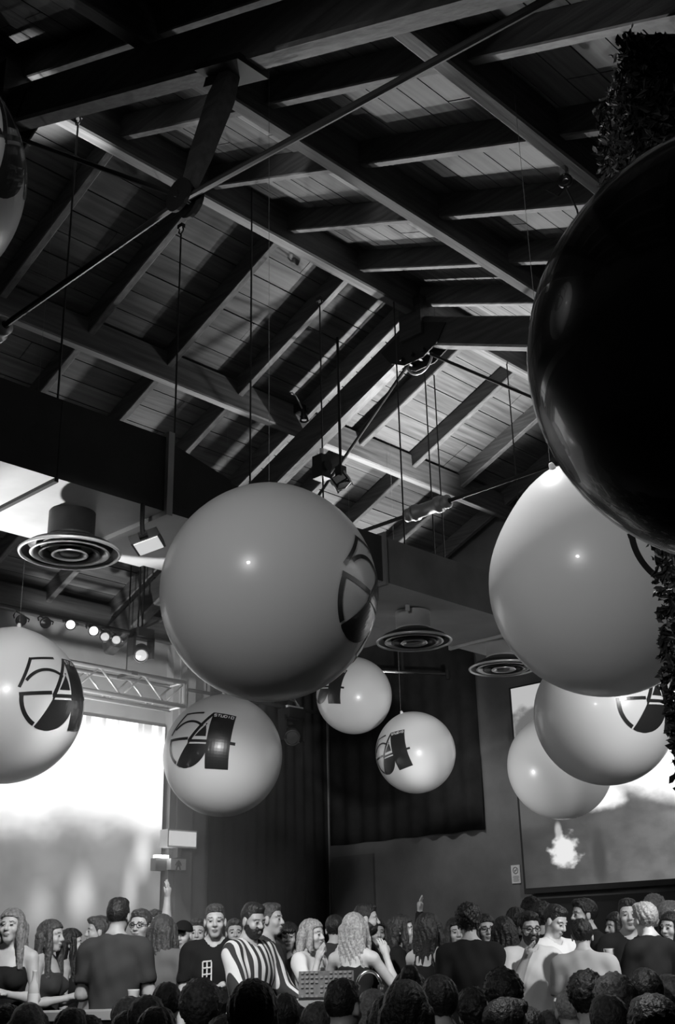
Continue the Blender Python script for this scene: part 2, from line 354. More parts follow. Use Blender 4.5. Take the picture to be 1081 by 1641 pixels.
# end wall: black panel standing for the dark of the recess under the screen, black cloth, panels, sign
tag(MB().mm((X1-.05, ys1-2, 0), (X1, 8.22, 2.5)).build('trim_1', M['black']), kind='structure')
tag(MB().mm((X1-.04, 10.75, 0), (X1, 11.5, 3.2)).build('trim_2', M['wall']), kind='structure')
def cloth(name, a, b, z0, z1, nrm, folds, amp, m, label, wavybottom=0):
    a = np.array(a, float); b = np.array(b, float); N = folds*8; V = []; Fs = []; nr = np.array(nrm, float); K = 8
    for side in (0, 1):
        for i in range(N+1):
            s = i/N; ph = s*folds*2*math.pi
            for k in range(K+1):
                q = k/K; z = z1+(z0+wavybottom*math.sin(ph*.5+1)-z1)*q
                off = .012+amp*(1+math.sin(ph+.4*math.sin(3*q+s*9)))*(.35+.65*q)+side*.006
                p = a+(b-a)*s+nr*off; V.append((p[0], p[1], z))
    n1 = (N+1)*(K+1)
    for i in range(N):
        for k in range(K):
            q = i*(K+1)+k; Fs += [(q, q+1, q+K+2, q+K+1), (n1+q, n1+q+K+1, n1+q+K+2, n1+q+1)]
    for i in range(N):
        q = i*(K+1)+K; Fs.append((q, n1+q, n1+q+K+1, q+K+1))
    mb = MB(); mb.add(V, Fs); o = mb.build(name, m, None, True); return tag(o, label, 'drape')
cloth('wall_drape', (X1, 11.52, 0), (X1, 8.88, 0), 3.35, 6.0, (-1, 0, 0), 9, .02, M['drape'], 'black cloth drape hung high on the end wall beside the right screen', .006)
cloth('wall_drape', (9.55, YL, 0), (X1-.06, YL, 0), .6, 5.6, (0, -1, 0), 12, .03, M['drape'], 'long dark drape on the left wall between column and corner')
# column beside the left screen
tag(MB().mm((8.86, YL-.14, 0), (9.22, YL, 5.7)).mm((8.95, YL-.17, 0), (9.05, YL-.14, 5.7)).build('trim_3', M['wallside']), kind='structure')
def wallpt(x, y, Y): return atY(x, y, Y)
q0 = wallpt(272, 1331, YL-.3); q1 = wallpt(314, 1357, YL-.3)
t = thing('light_box', 'blank white lit box on the column above the exit sign', 'light box', ((q0[0]+q1[0])/2, YL-.24, (q0[2]+q1[2])/2))
hw, hh = (q1[0]-q0[0])/2, (q0[2]-q1[2])/2
MB().mm((-hw-.02, -.05, -hh-.02), (hw+.02, .10, hh+.02)).build('casing', M['white'], t)
MB().mm((-hw, -.06, -hh), (hw, -.05, hh)).build('diffuser', M['exitlight'], t)
MB().mm((-.03, .0, -hh-.13), (.03, .1, -hh)).build('bracket', M['inkgrey'], t)
q0 = wallpt(277, 1375, YL-.3); q1 = wallpt(301, 1394, YL-.3)
t = thing('exit_sign', 'small white exit sign with a person pictogram under the light box', 'sign', ((q0[0]+q1[0])/2, YL-.24, (q0[2]+q1[2])/2))
hw, hh = (q1[0]-q0[0])/2, (q0[2]-q1[2])/2
MB().mm((-hw, -.02, -hh), (hw, .08, hh)).build('sign_plate', M['paper'], t)
pg = MB(); pg.lathe((0, -.023, hh*.42), [(.0001, 0), (.018, 0), (.018, .003)], 12, frame((0, -1, 0)))
pg.box((0, -.022, -.0), (.02, .002, .03)).box((-.022, -.022, -.04), (.009, .002, .028), frame((.3, 0, 1), (1, 0, 0))).box((.022, -.022, -.04), (.009, .002, .028), frame((-.3, 0, 1), (1, 0, 0)))
pg.box((-.032, -.022, .004), (.007, .002, .022), frame((.5, 0, 1), (1, 0, 0))).box((.032, -.022, .004), (.007, .002, .022), frame((-.5, 0, 1), (1, 0, 0)))
pg.build('pictogram', M['inkgrey'], t)
q0 = wallpt(257, 1370, YL-.35); q1 = wallpt(275, 1384, YL-.35)
t = thing('emergency_light', 'small twin emergency lamp glowing left of the exit sign', 'lamp', ((q0[0]+q1[0])/2, YL-.26, (q0[2]+q1[2])/2))
MB().mm((-.08, -.0, -.12), (.08, .10, .02)).mm((-.04, .10, -.1), (.34, .12, .0)).build('housing', M['inkgrey'], t)
for dx in (-.05, .05): MB().mm((dx-.035, -.03, .02), (dx+.035, .05, .055)).build('lamp_head', M['lamp'] if dx < 0 else M['lens'], t)
# no smoking notice on the end wall
q0 = atX(818, 1387, X1-.005); q1 = atX(835, 1415, X1-.005); cy_, cz_ = (q0[1]+q1[1])/2, (q0[2]+q1[2])/2; hw, hh = (q0[1]-q1[1])/2*.95, (q0[2]-q1[2])/2
t = thing('prohibition_notice', 'white no smoking notice on the end wall left of the screen', 'sign', (X1-.006, cy_, cz_))
MB().mm((-.004, -hw, -hh), (.004, hw, hh)).build('notice_sheet', M['paper'], t)
pg = MB(); c0 = (-.006, 0, hh*.42); rr = hw*.62
pg.lathe(c0, [(rr*.78, 0), (rr, 0), (rr, .002), (rr*.78, .002)], 24, frame((-1, 0, 0)), True)
pg.box(c0, (.001, rr*.95, rr*.10), frame((0, .7, .7), (1, 0, 0))).box((-.006, 0, hh*.42), (.0008, rr*.5, rr*.10))
for k, wd in enumerate((.62, .7, .55, .66, .6)): pg.box((-.005, 0, -hh*(.2+.14*k)), (.001, hw*wd, hh*.03))
pg.build('print', M['inkgrey'], t)

# stage haze drifting before the left screen
hz = bpy.data.materials.new('stage_haze'); nt, nn, ll = nodes(hz); nn.remove(nn['Principled BSDF']); vs = nn.new('ShaderNodeVolumeScatter')
vs.inputs['Density'].default_value = HAZE; vs.inputs['Anisotropy'].default_value = .2; vs.inputs['Color'].default_value = (1, 1, 1, 1); ll.new(vs.outputs[0], nn['Material Output'].inputs['Volume'])
tag(MB().mm((2.6, 8.7, .6), (8.7, YL-.35, 5.1)).build('stage_haze', hz), 'pale haze drifting before the bright left screen', 'haze', kind='stuff')

# ------------------------------------------------------------------ air duct under the ridge, left side
zd, yn, yf = 4.81, 6.0, 7.087
t = thing('air_duct', 'long rectangular sheet metal air duct hung along the hall under the roof', 'air duct', (0, 0, 0))
def ductsec(xa, xb, y0, y1, za, ztop_a, ztop_b, name, m='ductshade'):
    mb = MB(); V = [(xa, y0, za), (xa, y1, za), (xb, y0, za), (xb, y1, za), (xa, y0, ztop_a), (xa, y1, ztop_a), (xb, y0, ztop_b), (xb, y1, ztop_b)]
    mb.add(V, [(0, 1, 3, 2), (4, 6, 7, 5), (0, 2, 6, 4), (1, 5, 7, 3), (0, 4, 5, 1), (2, 3, 7, 6)])
    o = mb.build(name, M[m], t); o.data.materials.append(M['duct']); o.data.polygons[0].material_index = 1; return o  # underside stays pale as if lit, sides take the shaded copies
zt1, zt2 = .5785*6+EYE, .545*6.08+EYE
for a, b in ((-1.5, 1.2), (1.2, 3.66), (3.66, 4.52)): ductsec(a+.002, b-.002, yn, yf, zd, zt1, zt1, 'duct_section')
ductsec(4.56, 5.12, yn, yf, zd, zt1-.03, zt2, 'reducer')
for a, b in ((5.12, 6.85), (6.85, 8.95), (8.95, 11.6)): ductsec(a+.002, b-.002, yn+.06, yf-.04, zd+.002, zt2, zt2, 'duct_section', 'ductshade' if a < 6 else 'ductgrey')
def flange(x, y0, y1, z0, z1, m=M['duct'], e=.03, wd=.03):
    mb = MB()
    for p, q in (((x-wd/2, y0-e, z0-e), (x+wd/2, y0, z1+e)), ((x-wd/2, y1, z0-e), (x+wd/2, y1+e, z1+e)), ((x-wd/2, y0, z0-e), (x+wd/2, y1, z0)), ((x-wd/2, y0, z1), (x+wd/2, y1, z1+e))): mb.mm(p, q)
    mb.build('flange', m, t)
for x in (1.2, 3.66): MB().mm((x-.015, yn, zd-.025), (x+.015, yf, zd)).build('flange', M['black'], t)
flange(4.54, yn, yf, zd, zt1, e=.035, wd=.05)
flange(6.85, yn+.06, yf-.04, zd, zt2, M['castiron']); flange(8.95, yn+.06, yf-.04, zd, zt2)
for nm, (hx, hy), Y, zbot in (('r1', (125, 197), 6.30, zt1), ('r3', (403.5, 290), 6.29, 5.22), ('r5', (628, 425), 6.36, 4.80), ('r8', (809.6, 560), 6.36, 5.2),
        ('r2', (290, 372), 6.73, zt1), ('r4', (512, 488), 6.75, 5.2), ('r6', (679, 575), 6.80, 5.2), ('r7', (694, 583), 6.95, 5.2)):
    p = atY(hx, hy, Y); top = p[2]
    c = MB().tube([(p[0], Y, zbot), (p[0], Y, top-.02)], .0075, 6).build('hanger_cable', M['cable'], t)
    hk = MB(); hk.tube([(p[0], Y+.03*math.sin(a), top+.015+.03*math.cos(a)) for a in np.linspace(.5, 5.9, 12)], .007, 6)
    hk.box((p[0], Y, top+.055), (.02, .03, .02)); hk.build('hook', M['iron'], c)
    if zbot < 4.81: MB().lathe((p[0], Y, 4.775), [(.0001, -.02), (.02, -.02), (.02, .03), (.0001, .03)], 10).build('eye_bolt', M['rim'], c)

def diffuser(x, y, zr, D, label, neckm):
    d = thing('air_diffuser', label, 'air diffuser', (x, y, zr), 0, 'round air diffusers under the duct')
    R = D/2; top = zd-zr-.006; nr = R*.46
    MB().lathe((0, 0, 0), [(nr, top), (nr, .115), (nr*1.02, .115), (nr*1.02, .10), (nr, .10), (nr, .08)], 40).build('neck', neckm, d, True)
    MB().lathe((0, 0, 0), [(nr, .10), (R*.62, .075), (R*.86, .03), (R*.985, .004), (R, -.004), (R*.975, -.012), (R*.945, -.004), (R*.90, .012), (R*.84, .035)], 56).build('outer_cone', M['iron'], d, True)
    MB().lathe((0, 0, 0), [(R*.93, -.002), (R*.955, -.016), (R*.985, -.016), (R*1.005, -.002), (R*.985, .004), (R*.95, .004)], 56, None, True).build('outer_rim', M['rim'], d, True)
    for k, (a, b) in enumerate(((.78, .62), (.60, .44), (.36, .24))):
        z = (-.006, -.010, -.016)[k]
        MB().lathe((0, 0, 0), [(R*b, z+.035), (R*(a-.05), z+.012), (R*a, z-.006), (R*(a-.035), z-.012), (R*(a-.07), z-.002), (R*(b-.01), z+.028)], 48, None, True).build('ring', M['rim'] if k != 1 else M['iron'], d, True)
    MB().lathe((0, 0, 0), [(.0001, .03), (R*.84, .036), (R*.84, .04), (.0001, .04)], 40).build('back_plate', M['iron'], d, True)
    MB().lathe((0, 0, 0), [(R*.225, .012), (R*.19, -.014), (.0001, -.016)], 32).build('centre_disc', M['iron'], d, True)
p = atZ(112, 885, 4.52); diffuser(p[0], p[1], 4.52, .69, 'large round air diffuser with bright rings at the left end of the duct', M['black'])
p = atZ(663, 1027, 4.54); diffuser(p[0], p[1], 4.54, .68, 'round air diffuser with pale neck right of the big central balloon', M['duct'])
p = atZ(806, 1070, 4.54); diffuser(p[0], p[1], 4.54, .68, 'farthest round air diffuser, partly hidden by the right balloon', M['duct'])
# floodlight below the duct
p = atZ(236, 868, 4.60)
t = thing('flood_light', 'square flood light on an arm under the duct beside the large diffuser', 'flood light', p)
R = frame((.25, -.25, -1), (.75, .66, 0))
MB().box((0, 0, .0), (.13, .10, .03), R).build('housing', M['rubber'], t)
MB().box(R[:, 2]*.032, (.115, .085, .004), R).build('lens', M['exitlight'], t)
q = -R[:, 0]*.13
MB().tube([q*.98, q*1.25, q*1.5+np.array([0, 0, .07]), q*1.5+np.array([0, 0, zd-p[2]-.002])], .016).build('arm', M['iron'], t)
MB().lathe(q*1.1, [(.0001, -.03), (.03, -.03), (.03, .03), (.0001, .03)], 12, frame(R[:, 1])).build('swivel', M['chrome'], t)

# ------------------------------------------------------------------ balloons
def strip(L, Rr, v0, v1, n):        # filled region between two curves of v
    out = []
    for i in range(n):
        a = v0+(v1-v0)*i/n; b = v0+(v1-v0)*(i+1)/n; m_ = max(1, int((Rr((a+b)/2)-L((a+b)/2))/.05)+1)
        for j in range(m_):
            s0, s1 = j/m_, (j+1)/m_
            f = lambda v, s: (L(v)+(Rr(v)-L(v))*s, v)
            out.append((f(a, s0), f(a, s1), f(b, s1), f(b, s0)))
    return out
def stroke(a, b, wd, n=None):
    a = np.array(a); b = np.array(b); d = b-a; ln = np.hypot(*d); d = d/ln; k = np.array([-d[1], d[0]])*wd/2
    n = n or max(1, int(ln/.05)); out = []
    for i in range(n):
        p = a+d*ln*i/n; q = a+d*ln*(i+1)/n; out.append((tuple(p-k), tuple(q-k), tuple(q+k), tuple(p+k)))
    return out
def arc(c, r0, r1, a0, a1, n=28):
    out = []
    for i in range(n):
        p = math.radians(a0+(a1-a0)*i/n); q = math.radians(a0+(a1-a0)*(i+1)/n)
        f = lambda r, t: (c[0]+r*math.cos(t), c[1]+r*math.sin(t)); out.append((f(r0, p), f(r1, p), f(r1, q), f(r0, q)))
    return out
def logo():
    K = []; cc = (.415, .415); r = .415
    K += strip(lambda v: .80, lambda v: 1.20, 0, 1, 20)                         # tall bar of the 4
    K += stroke((1.19, .455), (1.285, .455), .055)
    K += stroke((.815, .985), (.475, .455), .052)+stroke((.455, .452), (.81, .452), .045)
    K += strip(lambda v: .575+(v-.53)*.78, lambda v: .775-max(0, v-.53)**2*.9, .53, .765, 6)
    dl = lambda v: .235+(v-.08)*(.665-.235)/(.72-.08)                           # diagonal
    K += strip(lambda v: max(dl(v), cc[0]-math.sqrt(max(r*r-(v-cc[1])**2, 0))), lambda v: cc[0]+math.sqrt(max(r*r-(v-cc[1])**2, 1e-6)), .001, .40, 22)
    K += stroke((dl(.40)+.012, .40), (.665, .73), .03)
    K += arc(cc, r-.042, r, 48, 140)
    K += arc(cc, r-.055, r, 170, 238)
    K += stroke((.0, .492), (.45, .492), .048)
    K += stroke((.235, .985), (.62, .985), .036)+stroke((.255, 1.0), (.01, .585), .042)
    return K
def letters():
    G = {'S': [((1, 1), (0, 1)), ((0, 1), (0, .5)), ((0, .5), (1, .5)), ((1, .5), (1, 0)), ((1, 0), (0, 0))], 'T': [((0, 1), (1, 1)), ((.5, 1), (.5, 0))],
         'U': [((0, 1), (0, 0)), ((0, 0), (1, 0)), ((1, 0), (1, 1))], 'D': [((0, 0), (0, 1)), ((0, 1), (.8, 1)), ((.8, 1), (1, .8)), ((1, .8), (1, .2)), ((1, .2), (.8, 0)), ((.8, 0), (0, 0))],
         'I': [((.5, 0), (.5, 1))], 'O': [((0, 0), (0, 1)), ((0, 1), (1, 1)), ((1, 1), (1, 0)), ((1, 0), (0, 0))]}
    K = []
    for i, ch in enumerate('STUDIO'):
        x = .828+i*.059
        for a, b in G[ch]: K += stroke((x+a[0]*.042, .915+a[1]*.05), (x+b[0]*.042, .915+b[1]*.05), .013, 1)
    return K
LOGO, LET = logo(), letters()
def balloon(px, py, rpx, D, label, mt='balloon', lg=None, tip=(0, 0), peak=.03, roofhook=True):
    R = D/2; dep = D/2/rpx*F_PX; c = at(px, py, dep)
    b = thing('balloon', label, 'balloon', c, 0, 'giant printed balloons hung over the crowd')
    v = -_ray(px, py); v /= np.linalg.norm(v)
    ax = CU*1.0+CR*tip[0]+v*tip[1] if tip != (0, 0) else np.array([0, 0, 1.]); ax /= np.linalg.norm(ax)
    def rad(d):
        th_ = np.arccos(np.clip(d@ax, -1, 1)); return R*(1+peak*np.exp(-(th_/.42)**2)+.02*np.exp(-(th_/.09)**2))
    Fm = frame(ax); V = []; nu, nv = 64, 40
    for i in range(nv+1):
        a = math.pi*i/nv
        for j in range(nu):
            q = 2*math.pi*j/nu; V.append(Fm@np.array([math.sin(a)*math.cos(q), math.sin(a)*math.sin(q), math.cos(a)]))
    V = np.array(V); V = V*rad(V)[:, None]
    Fs = [(i*nu+j, (i+1)*nu+j, (i+1)*nu+(j+1) % nu, i*nu+(j+1) % nu) for i in range(nv) for j in range(nu)]
    MB().add(V, Fs).build('skin', M[mt], b, True)
    if lg:
        az, el, roll = map(math.radians, lg); up = CU-v*(CU@v); up /= np.linalg.norm(up); rt = np.cross(up, v)
        cdir = v*math.cos(el)*math.cos(az)+rt*math.cos(el)*math.sin(az)+up*math.sin(el)
        e1 = -v*math.sin(az)+rt*math.cos(az); e2 = np.cross(cdir, e1)
        f1 = e1*math.cos(roll)+e2*math.sin(roll); f2 = -e1*math.sin(roll)+e2*math.cos(roll)
        def proj(K, name, m, lift):
            V = []; Fs = []
            for q in K:
                Fs.append(tuple(range(len(V), len(V)+4)))
                for uu, vv in q:
                    a, bb = (uu-.62)*.97, (vv-.5)*.97; rho = math.hypot(a, bb)
                    k = math.sin(rho)/rho if rho > 1e-6 else 1; V.append(cdir*math.cos(rho)+(f1*a+f2*bb)*k)
            V = np.array(V); V = V*(rad(V)+lift)[:, None]; return MB().add(V, Fs).build(name, m, b, True)
        proj(LOGO, 'printed_emblem', M['print'], .0035); proj(LET, 'printed_lettering', M['printw'], .006)
    top = ax*R*(1+peak+.02)
    MB().lathe(top, [(.0001, -.02), (.02, -.015), (.014, .015), (.008, .025), (.0001, .025)], 14, Fm).build('knot', M['balloonblack' if mt != 'balloon' else 'balloon'], b, True)
    e = top+ax*.035; xx = c[0]+e[0]; yy = c[1]+e[1]; zz = zb(min(max(yy, YE+.1), YL))-.03 if yy > YE else 5.3
    if 5.95 < yy < 7.1: zz = 4.80
    MB().tube([e, (e[0], e[1], zz-c[2])], .0012, 5).build('hanging_line', M['line'], b)
    return b
balloon(431, 949, 174, 1.1, 'big grey balloon hanging in the centre of the hall', lg=(71, -4, -24))
balloon(10, 1131, 122, 1.1, 'white balloon with large black emblem at the left edge before the screen', lg=(43.5, 8, -3), tip=(.16, 0), peak=.035)
balloon(357, 1211, 95, 1.1, 'white balloon with full emblem and lettering below the big central one', lg=(-26, 17, -2))
balloon(567, 1115, 60.5, .85, 'small white balloon half behind the big central one, upper of two', lg=(-53, 16, 2))
balloon(665.5, 1206, 64, .85, 'small white balloon with tilted emblem over the dark end wall', lg=(-44, -2, 17), tip=(-.35, 0))
balloon(963, 936, 179, 1.1, 'large pear shaped grey balloon right, just below the black one', lg=(51, 26, -4), tip=(-.42, .1), peak=.12)
balloon(967, 1145, 111, 1.1, 'white balloon with cropped emblem under the large pear shaped balloon', lg=(45, 15, 0))
balloon(896, 1228, 83, 1.1, 'plain white balloon lowest at right, against the hillside screen')
balloon(1195, 561, 347, 1.1, 'huge black balloon filling the right edge', mt='balloonblack', tip=(-.2, 0))
balloon(-178, 272, 213, 1.1, 'balloon with dark print cut off at the upper left edge', lg=(64, 21, 0))

# ------------------------------------------------------------------ hedge pillar at the right, in front of the eave
p0 = at(1066, 700, 4.6); ph = np.array([CR[0], CR[1], 0]); ph /= np.linalg.norm(ph); pf = np.array([CF[0], CF[1], 0]); pf /= np.linalg.norm(pf)
pc = p0+ph*.34+pf*.30
t = thing('foliage_pillar', 'dark pillar clad in leaves at the right edge beside the black balloon', 'pillar', (pc[0], pc[1], 0), math.atan2(ph[1], ph[0]))
ztop = 5.28 if pc[1] < YE-.3 else zb(pc[1])-.4
MB().mm((-.24, -.24, 0), (.24, .24, ztop)).build('post', M['black'], t)
def leaves(n, name, m, f):
    rg = np.random.default_rng(7+n); V = np.zeros((n, 6, 3)); 
    for i in range(n):
        c, nr = f(rg); a = rg.normal(size=3); a -= nr*(a@nr)*.6; a /= np.linalg.norm(a); b = np.cross(nr, a); b /= np.linalg.norm(b); L = rg.uniform(.018, .034)
        V[i] = [c-a*L, c-a*L*.2+b*L*.5+nr*.006, c+a*L*.6+b*L*.3, c+a*L+nr*.01, c+a*L*.6-b*L*.3, c-a*L*.2-b*L*.5+nr*.006]
    me = bpy.data.meshes.new(name); Fs = [q for i in range(n) for q in ((6*i, 6*i+1, 6*i+2, 6*i+3), (6*i, 6*i+3, 6*i+4, 6*i+5))]
    me.from_pydata(V.reshape(-1, 3).tolist(), [], Fs); o = link(name, me, m, t); o['kind'] = 'stuff'; return o
def lf(zlo, zhi, thick):
    def f(rg):
        s = rg.integers(0, 3); u = rg.uniform(-.3, .3); z = rg.uniform(zlo, zhi)+0; d = .25+abs(rg.normal(0, thick))+.03*math.sin(z*5)
        nr = [np.array([-1., 0, 0]), np.array([0, -1., 0]), np.array([0, 1., 0])][s]
        c = nr*d+np.array([0 if s == 0 else u, u if s == 0 else 0, z]); nr = nr+rg.normal(0, .5, 3); return c, nr/np.linalg.norm(nr)
    return f
leaves(13000, 'foliage', M['leaf'], lf(2.4, ztop, .02)); leaves(500, 'lit_flecks', M['leaf2'], lf(3.9, ztop, .03))  # the paler leaves paint lit specks along the pillar's edge

# ------------------------------------------------------------------ stage lighting: truss, lamp bar, moving head, fixtures
YT = 10.8
a = atY(285, 1095, YT); tz1, tz0 = a[2]-.02, a[2]-.30; tx1 = a[0]; tx0 = 3.6
t = thing('light_truss', 'aluminium lattice lighting truss over the left screen', 'truss', ((tx0+tx1)/2, YT, tz0)); o3 = np.array([(tx0+tx1)/2, YT, tz0])
for dy in (-.14, .14):
    for z in (tz0, tz1): MB().tube([np.array((tx0, YT+dy, z))-o3, np.array((tx1, YT+dy, z))-o3], .026, 10).build('chord', M['alu'], t, True)
k = int((tx1-tx0)/.3); k += k % 2
for dy in (-.14, .14):
    for i in range(k):
        xa = tx0+(tx1-tx0)*i/k; xb = tx0+(tx1-tx0)*(i+1)/k; z = (tz0, tz1) if i % 2 else (tz1, tz0)
        MB().tube([np.array((xa, YT+dy, z[0]))-o3, np.array((xb, YT+dy, z[1]))-o3], .012, 6).build('lacing_bar', M['alu'], t, True)
for z in (tz0, tz1): MB().tube([np.array((tx1-.02, YT-.14, z))-o3, np.array((tx1-.02, YT+.14, z))-o3], .016, 6).build('end_bar', M['alu'], t)
MB().tube([np.array((tx1-.02, YT-.14, tz0))-o3, np.array((tx1-.02, YT-.14, tz1))-o3], .02, 6).build('end_bar', M['alu'], t)
for x in (tx0+1, tx1-.75):
    MB().tube([np.array((x, YT, tz1-.02))-o3, np.array((x, YT, zb(YT)-.02))-o3], .008, 6).build('sling', M['cable'], t)
    MB().box(np.array((x, YT, tz1))-o3, (.04, .17, .02)).build('sling_bar', M['iron'], t)
# bar of par lamps above the truss
YB = 10.6; pb = [(34, 994), (73, 998), (113, 1001), (150, 1011), (168, 1021), (186, 1026)]
bz = atY(73, 985, YB)[2]
xs = [atY(x, y, YB)[0] for x, y in pb]
t = thing('lamp_bar', 'black bar carrying the row of par lamps over the stage', 'bar', ((xs[0]+xs[-1])/2, YB, bz))
MB().tube([(-(xs[-1]-xs[0])/2-2.6, 0, 0), ((xs[-1]-xs[0])/2+.5, 0, 0)], .025).build('pipe', M['iron'], t)
for dx in (-1.5, .9): MB().tube([(dx, 0, .02), (dx, 0, zb(YB)-bz-.15)], .01, 6).build('hanger', M['cable'], t)
for i, ((x, y), nm) in enumerate(zip(pb, ('dark par lamp, first from the left on the lamp bar', 'dark par lamp, second from the left on the lamp bar', 'glowing par lamp, left of the two bright ones on the bar',
        'glowing par lamp, right of the two bright ones on the bar', 'dim round par lamp next to the bright ones on the bar', 'dim round par lamp at the right end of the row on the bar'))):
    p = atY(x, y, YB-.12); L = thing('par_lamp', nm, 'stage lamp', p, 0, 'par lamps in a row over the stage')
    d = np.array([-.45, -.75, -.35]); R = frame(d)
    MB().lathe((0, 0, 0), [(.0001, -.2), (.03, -.2), (.05, -.14), (.055, .0), (.060, .02), (.052, .02), (.046, .0)], 20, R).build('can', M['rubber'], L, True)
    MB().lathe((0, 0, 0), [(.0001, .008), (.048, .004)], 20, R).build('lens', M['lamp'] if i in (2, 3) else M['lensdim'] if i > 3 else M['lensoff'], L, True)
    up = bz-p[2]
    MB().tube([R@np.array([.075, 0, -.05]), R@np.array([.085, 0, -.1])+np.array([0, 0, .02]), (0, .12, up-.03), R@np.array([-.085, 0, -.1])+np.array([0, 0, .02]), R@np.array([-.075, 0, -.05])], .008, 6).build('yoke', M['iron'], L)
def moving_head(p, label, ztop, d=(-.5, -.7, -.5), sc_=1.0, lensm='lensoff'):
    L = thing('moving_head_lamp', label, 'stage lamp', p)
    MB().mm((-.11*sc_, -.09*sc_, .17*sc_), (.11*sc_, .09*sc_, .27*sc_)).build('base', M['rubber'], L)
    y = MB()
    for s in (-1, 1): y.mm((s*.13*sc_-.018, -.05*sc_, -.06*sc_), (s*.13*sc_+.018, .05*sc_, .19*sc_))
    y.mm((-.148*sc_, -.05*sc_, .15*sc_), (.148*sc_, .05*sc_, .19*sc_)); y.build('yoke', M['rubber'], L); R = frame(d)
    MB().lathe((0, 0, 0), [(.0001, -.15*sc_), (.06*sc_, -.15*sc_), (.085*sc_, -.09*sc_), (.095*sc_, .02*sc_), (.085*sc_, .13*sc_), (.07*sc_, .13*sc_), (.065*sc_, .11*sc_)], 20, R).build('head', M['rubber'], L, True)
    MB().lathe((0, 0, 0), [(.0001, .125*sc_), (.068*sc_, .112*sc_)], 20, R).build('lens', M[lensm], L, True)
    MB().tube([(0, 0, .26*sc_), (0, 0, ztop-p[2])], .012, 8).build('clamp_post', M['iron'], L)
    return L
p = atY(226, 1046, 10.5); moving_head(p, 'moving head lamp hanging above the right part of the truss', zb(10.5)-.02, lensm='lensdim')
p = atY(467, 1178, 10.9); q = atY(467, 1135, 10.9)[2]
moving_head(p, 'dark moving head lamp with a clear lens right of the lettered balloon', q, sc_=1.25, d=(-.6, -.7, -.4), lensm='lensoff')
t = thing('lamp_pipe', 'thin dark pipe above the lettered balloon carrying a moving head', 'bar', (p[0], 10.9, q))
x0, x1 = atY(300, 1105, 10.9)[0]-p[0], atY(545, 1153, 10.9)[0]-p[0]
MB().tube([(x0, 0, 0), (x1, 0, 0)], .022).build('pipe', M['steel'], t)
for x in (x0+.3, x1-.05): MB().tube([(x, 0, .02), (x, 0, zb(10.9)-.02-q)], .008, 6).build('hanger', M['cable'], t)
MB().mm((-.12, -.06, -.09), (.16, .06, .02)).build('junction_box', M['white'], t)
MB().tube([(-.3, -.02, .06), (-.15, -.04, .12), (.02, -.04, .10), (.1, -.03, .03)], .02, 8).build('cable_loop', M['chrome'], t)
# T shaped pipe in front of the end wall
a = atX(612, 1075, 11.2); b = atX(717, 1080, 11.2); zt = atX(647, 1052, 11.2)[2]
t = thing('hanging_pipe', 'thin horizontal pipe hanging before the end wall under the middle diffuser', 'pipe', (a+b)/2); o3 = (a+b)/2
MB().tube([a-o3, b-o3], .02).build('crossbar', M['steel'], t); c = a+(b-a)*.33
MB().tube([c-o3, (c[0]-o3[0], c[1]-o3[1], zb(c[1])-.02-o3[2])], .02).build('drop', M['steel'], t)
MB().tube([b-o3+np.array([0, 0, .05]), b-o3-np.array([0, 0, .07])], .028).build('end_cap', M['iron'], t)
# small lamp with looping cable on the left purlin near the far truss
p = at(487, 668, 9.35); p[1] = YR+1.71-.16; p = atY(487, 668, p[1])
t = thing('clip_lamp', 'small clip lamp with looped cable on the left purlin', 'lamp', p)
MB().lathe((0, 0, 0), [(.0001, .09), (.03, .09), (.035, .02), (.05, -.05), (.045, -.05), (.03, 0)], 14).build('shade', M['rubber'], t, True)
MB().lathe((0, 0, -.02), [(.0001, -.03), (.025, -.02), (.03, .01), (.0001, .02)], 12).build('bulb', M['lensdim'], t, True)
MB().tube([(-.02, 0, .08), (-.10, .02, .22), (-.18, .06, .30), (-.22, .08, .33)], .008, 6).build('cable', M['rim'], t, True)
MB().tube([(.02, 0, .08), (.16, .02, .22), (.12, .05, .34), (-.05, .08, .36)], .008, 6).build('cable', M['cable'], t, True)
MB().mm((-.05, .02, .06), (.05, .13, .16)).build('clip', M['iron'], t)
# motor box and bright bracketed lamp at the left node of the far truss
nd = np.array([7.87, YR+2.14, 5.83])
p = atY(515, 748, 6.75); t = thing('cable_winch', 'dark winch box on a hanger cable above the big central balloon', 'winch', p)
MB().mm((-.06, -.06, -.12), (.06, .06, .10)).build('housing', M['rubber'], t)
MB().lathe((0, -.065, -.01), [(.0001, -.02), (.05, -.02), (.05, .02), (.0001, .02)], 16, frame((0, 1, 0))).build('drum', M['iron'], t)
MB().tube([(0, 0, .10), (0, 0, .18)], .015).build('collar', M['rim'], t)
p = atY(546, 772, 7.2); zt = zb(7.2)-.02
t = thing('stage_flood_lamp', 'bright bracketed lamp hanging beside the winch over the central balloon', 'stage lamp', p)
R = frame((-.7, -.35, .25))
MB().box((0, 0, 0), (.07, .06, .05), R).build('housing', M['rubber'], t)
MB().box(R[:, 2]*.052, (.055, .045, .004), R).build('reflector', M['chrome'], t)
for s in (-1, 1): MB().box(R[:, 0]*s*.08-R[:, 2]*.0+R[:, 1]*0, (.008, .07, .05), R).build('bracket', M['chrome'], t)
MB().tube([R[:, 0]*-.075+R[:, 1]*-.07, R[:, 1]*-.10, R[:, 0]*.075+R[:, 1]*-.07], .010).build('handle', M['rim'], t)
MB().mm((-.04, -.04, .06), (.04, .04, .16)).build('mount', M['iron'], t)
MB().tube([(0, 0, .1), (.0, 0, zt-p[2])], .014).build('drop_pipe', M['iron'], t)
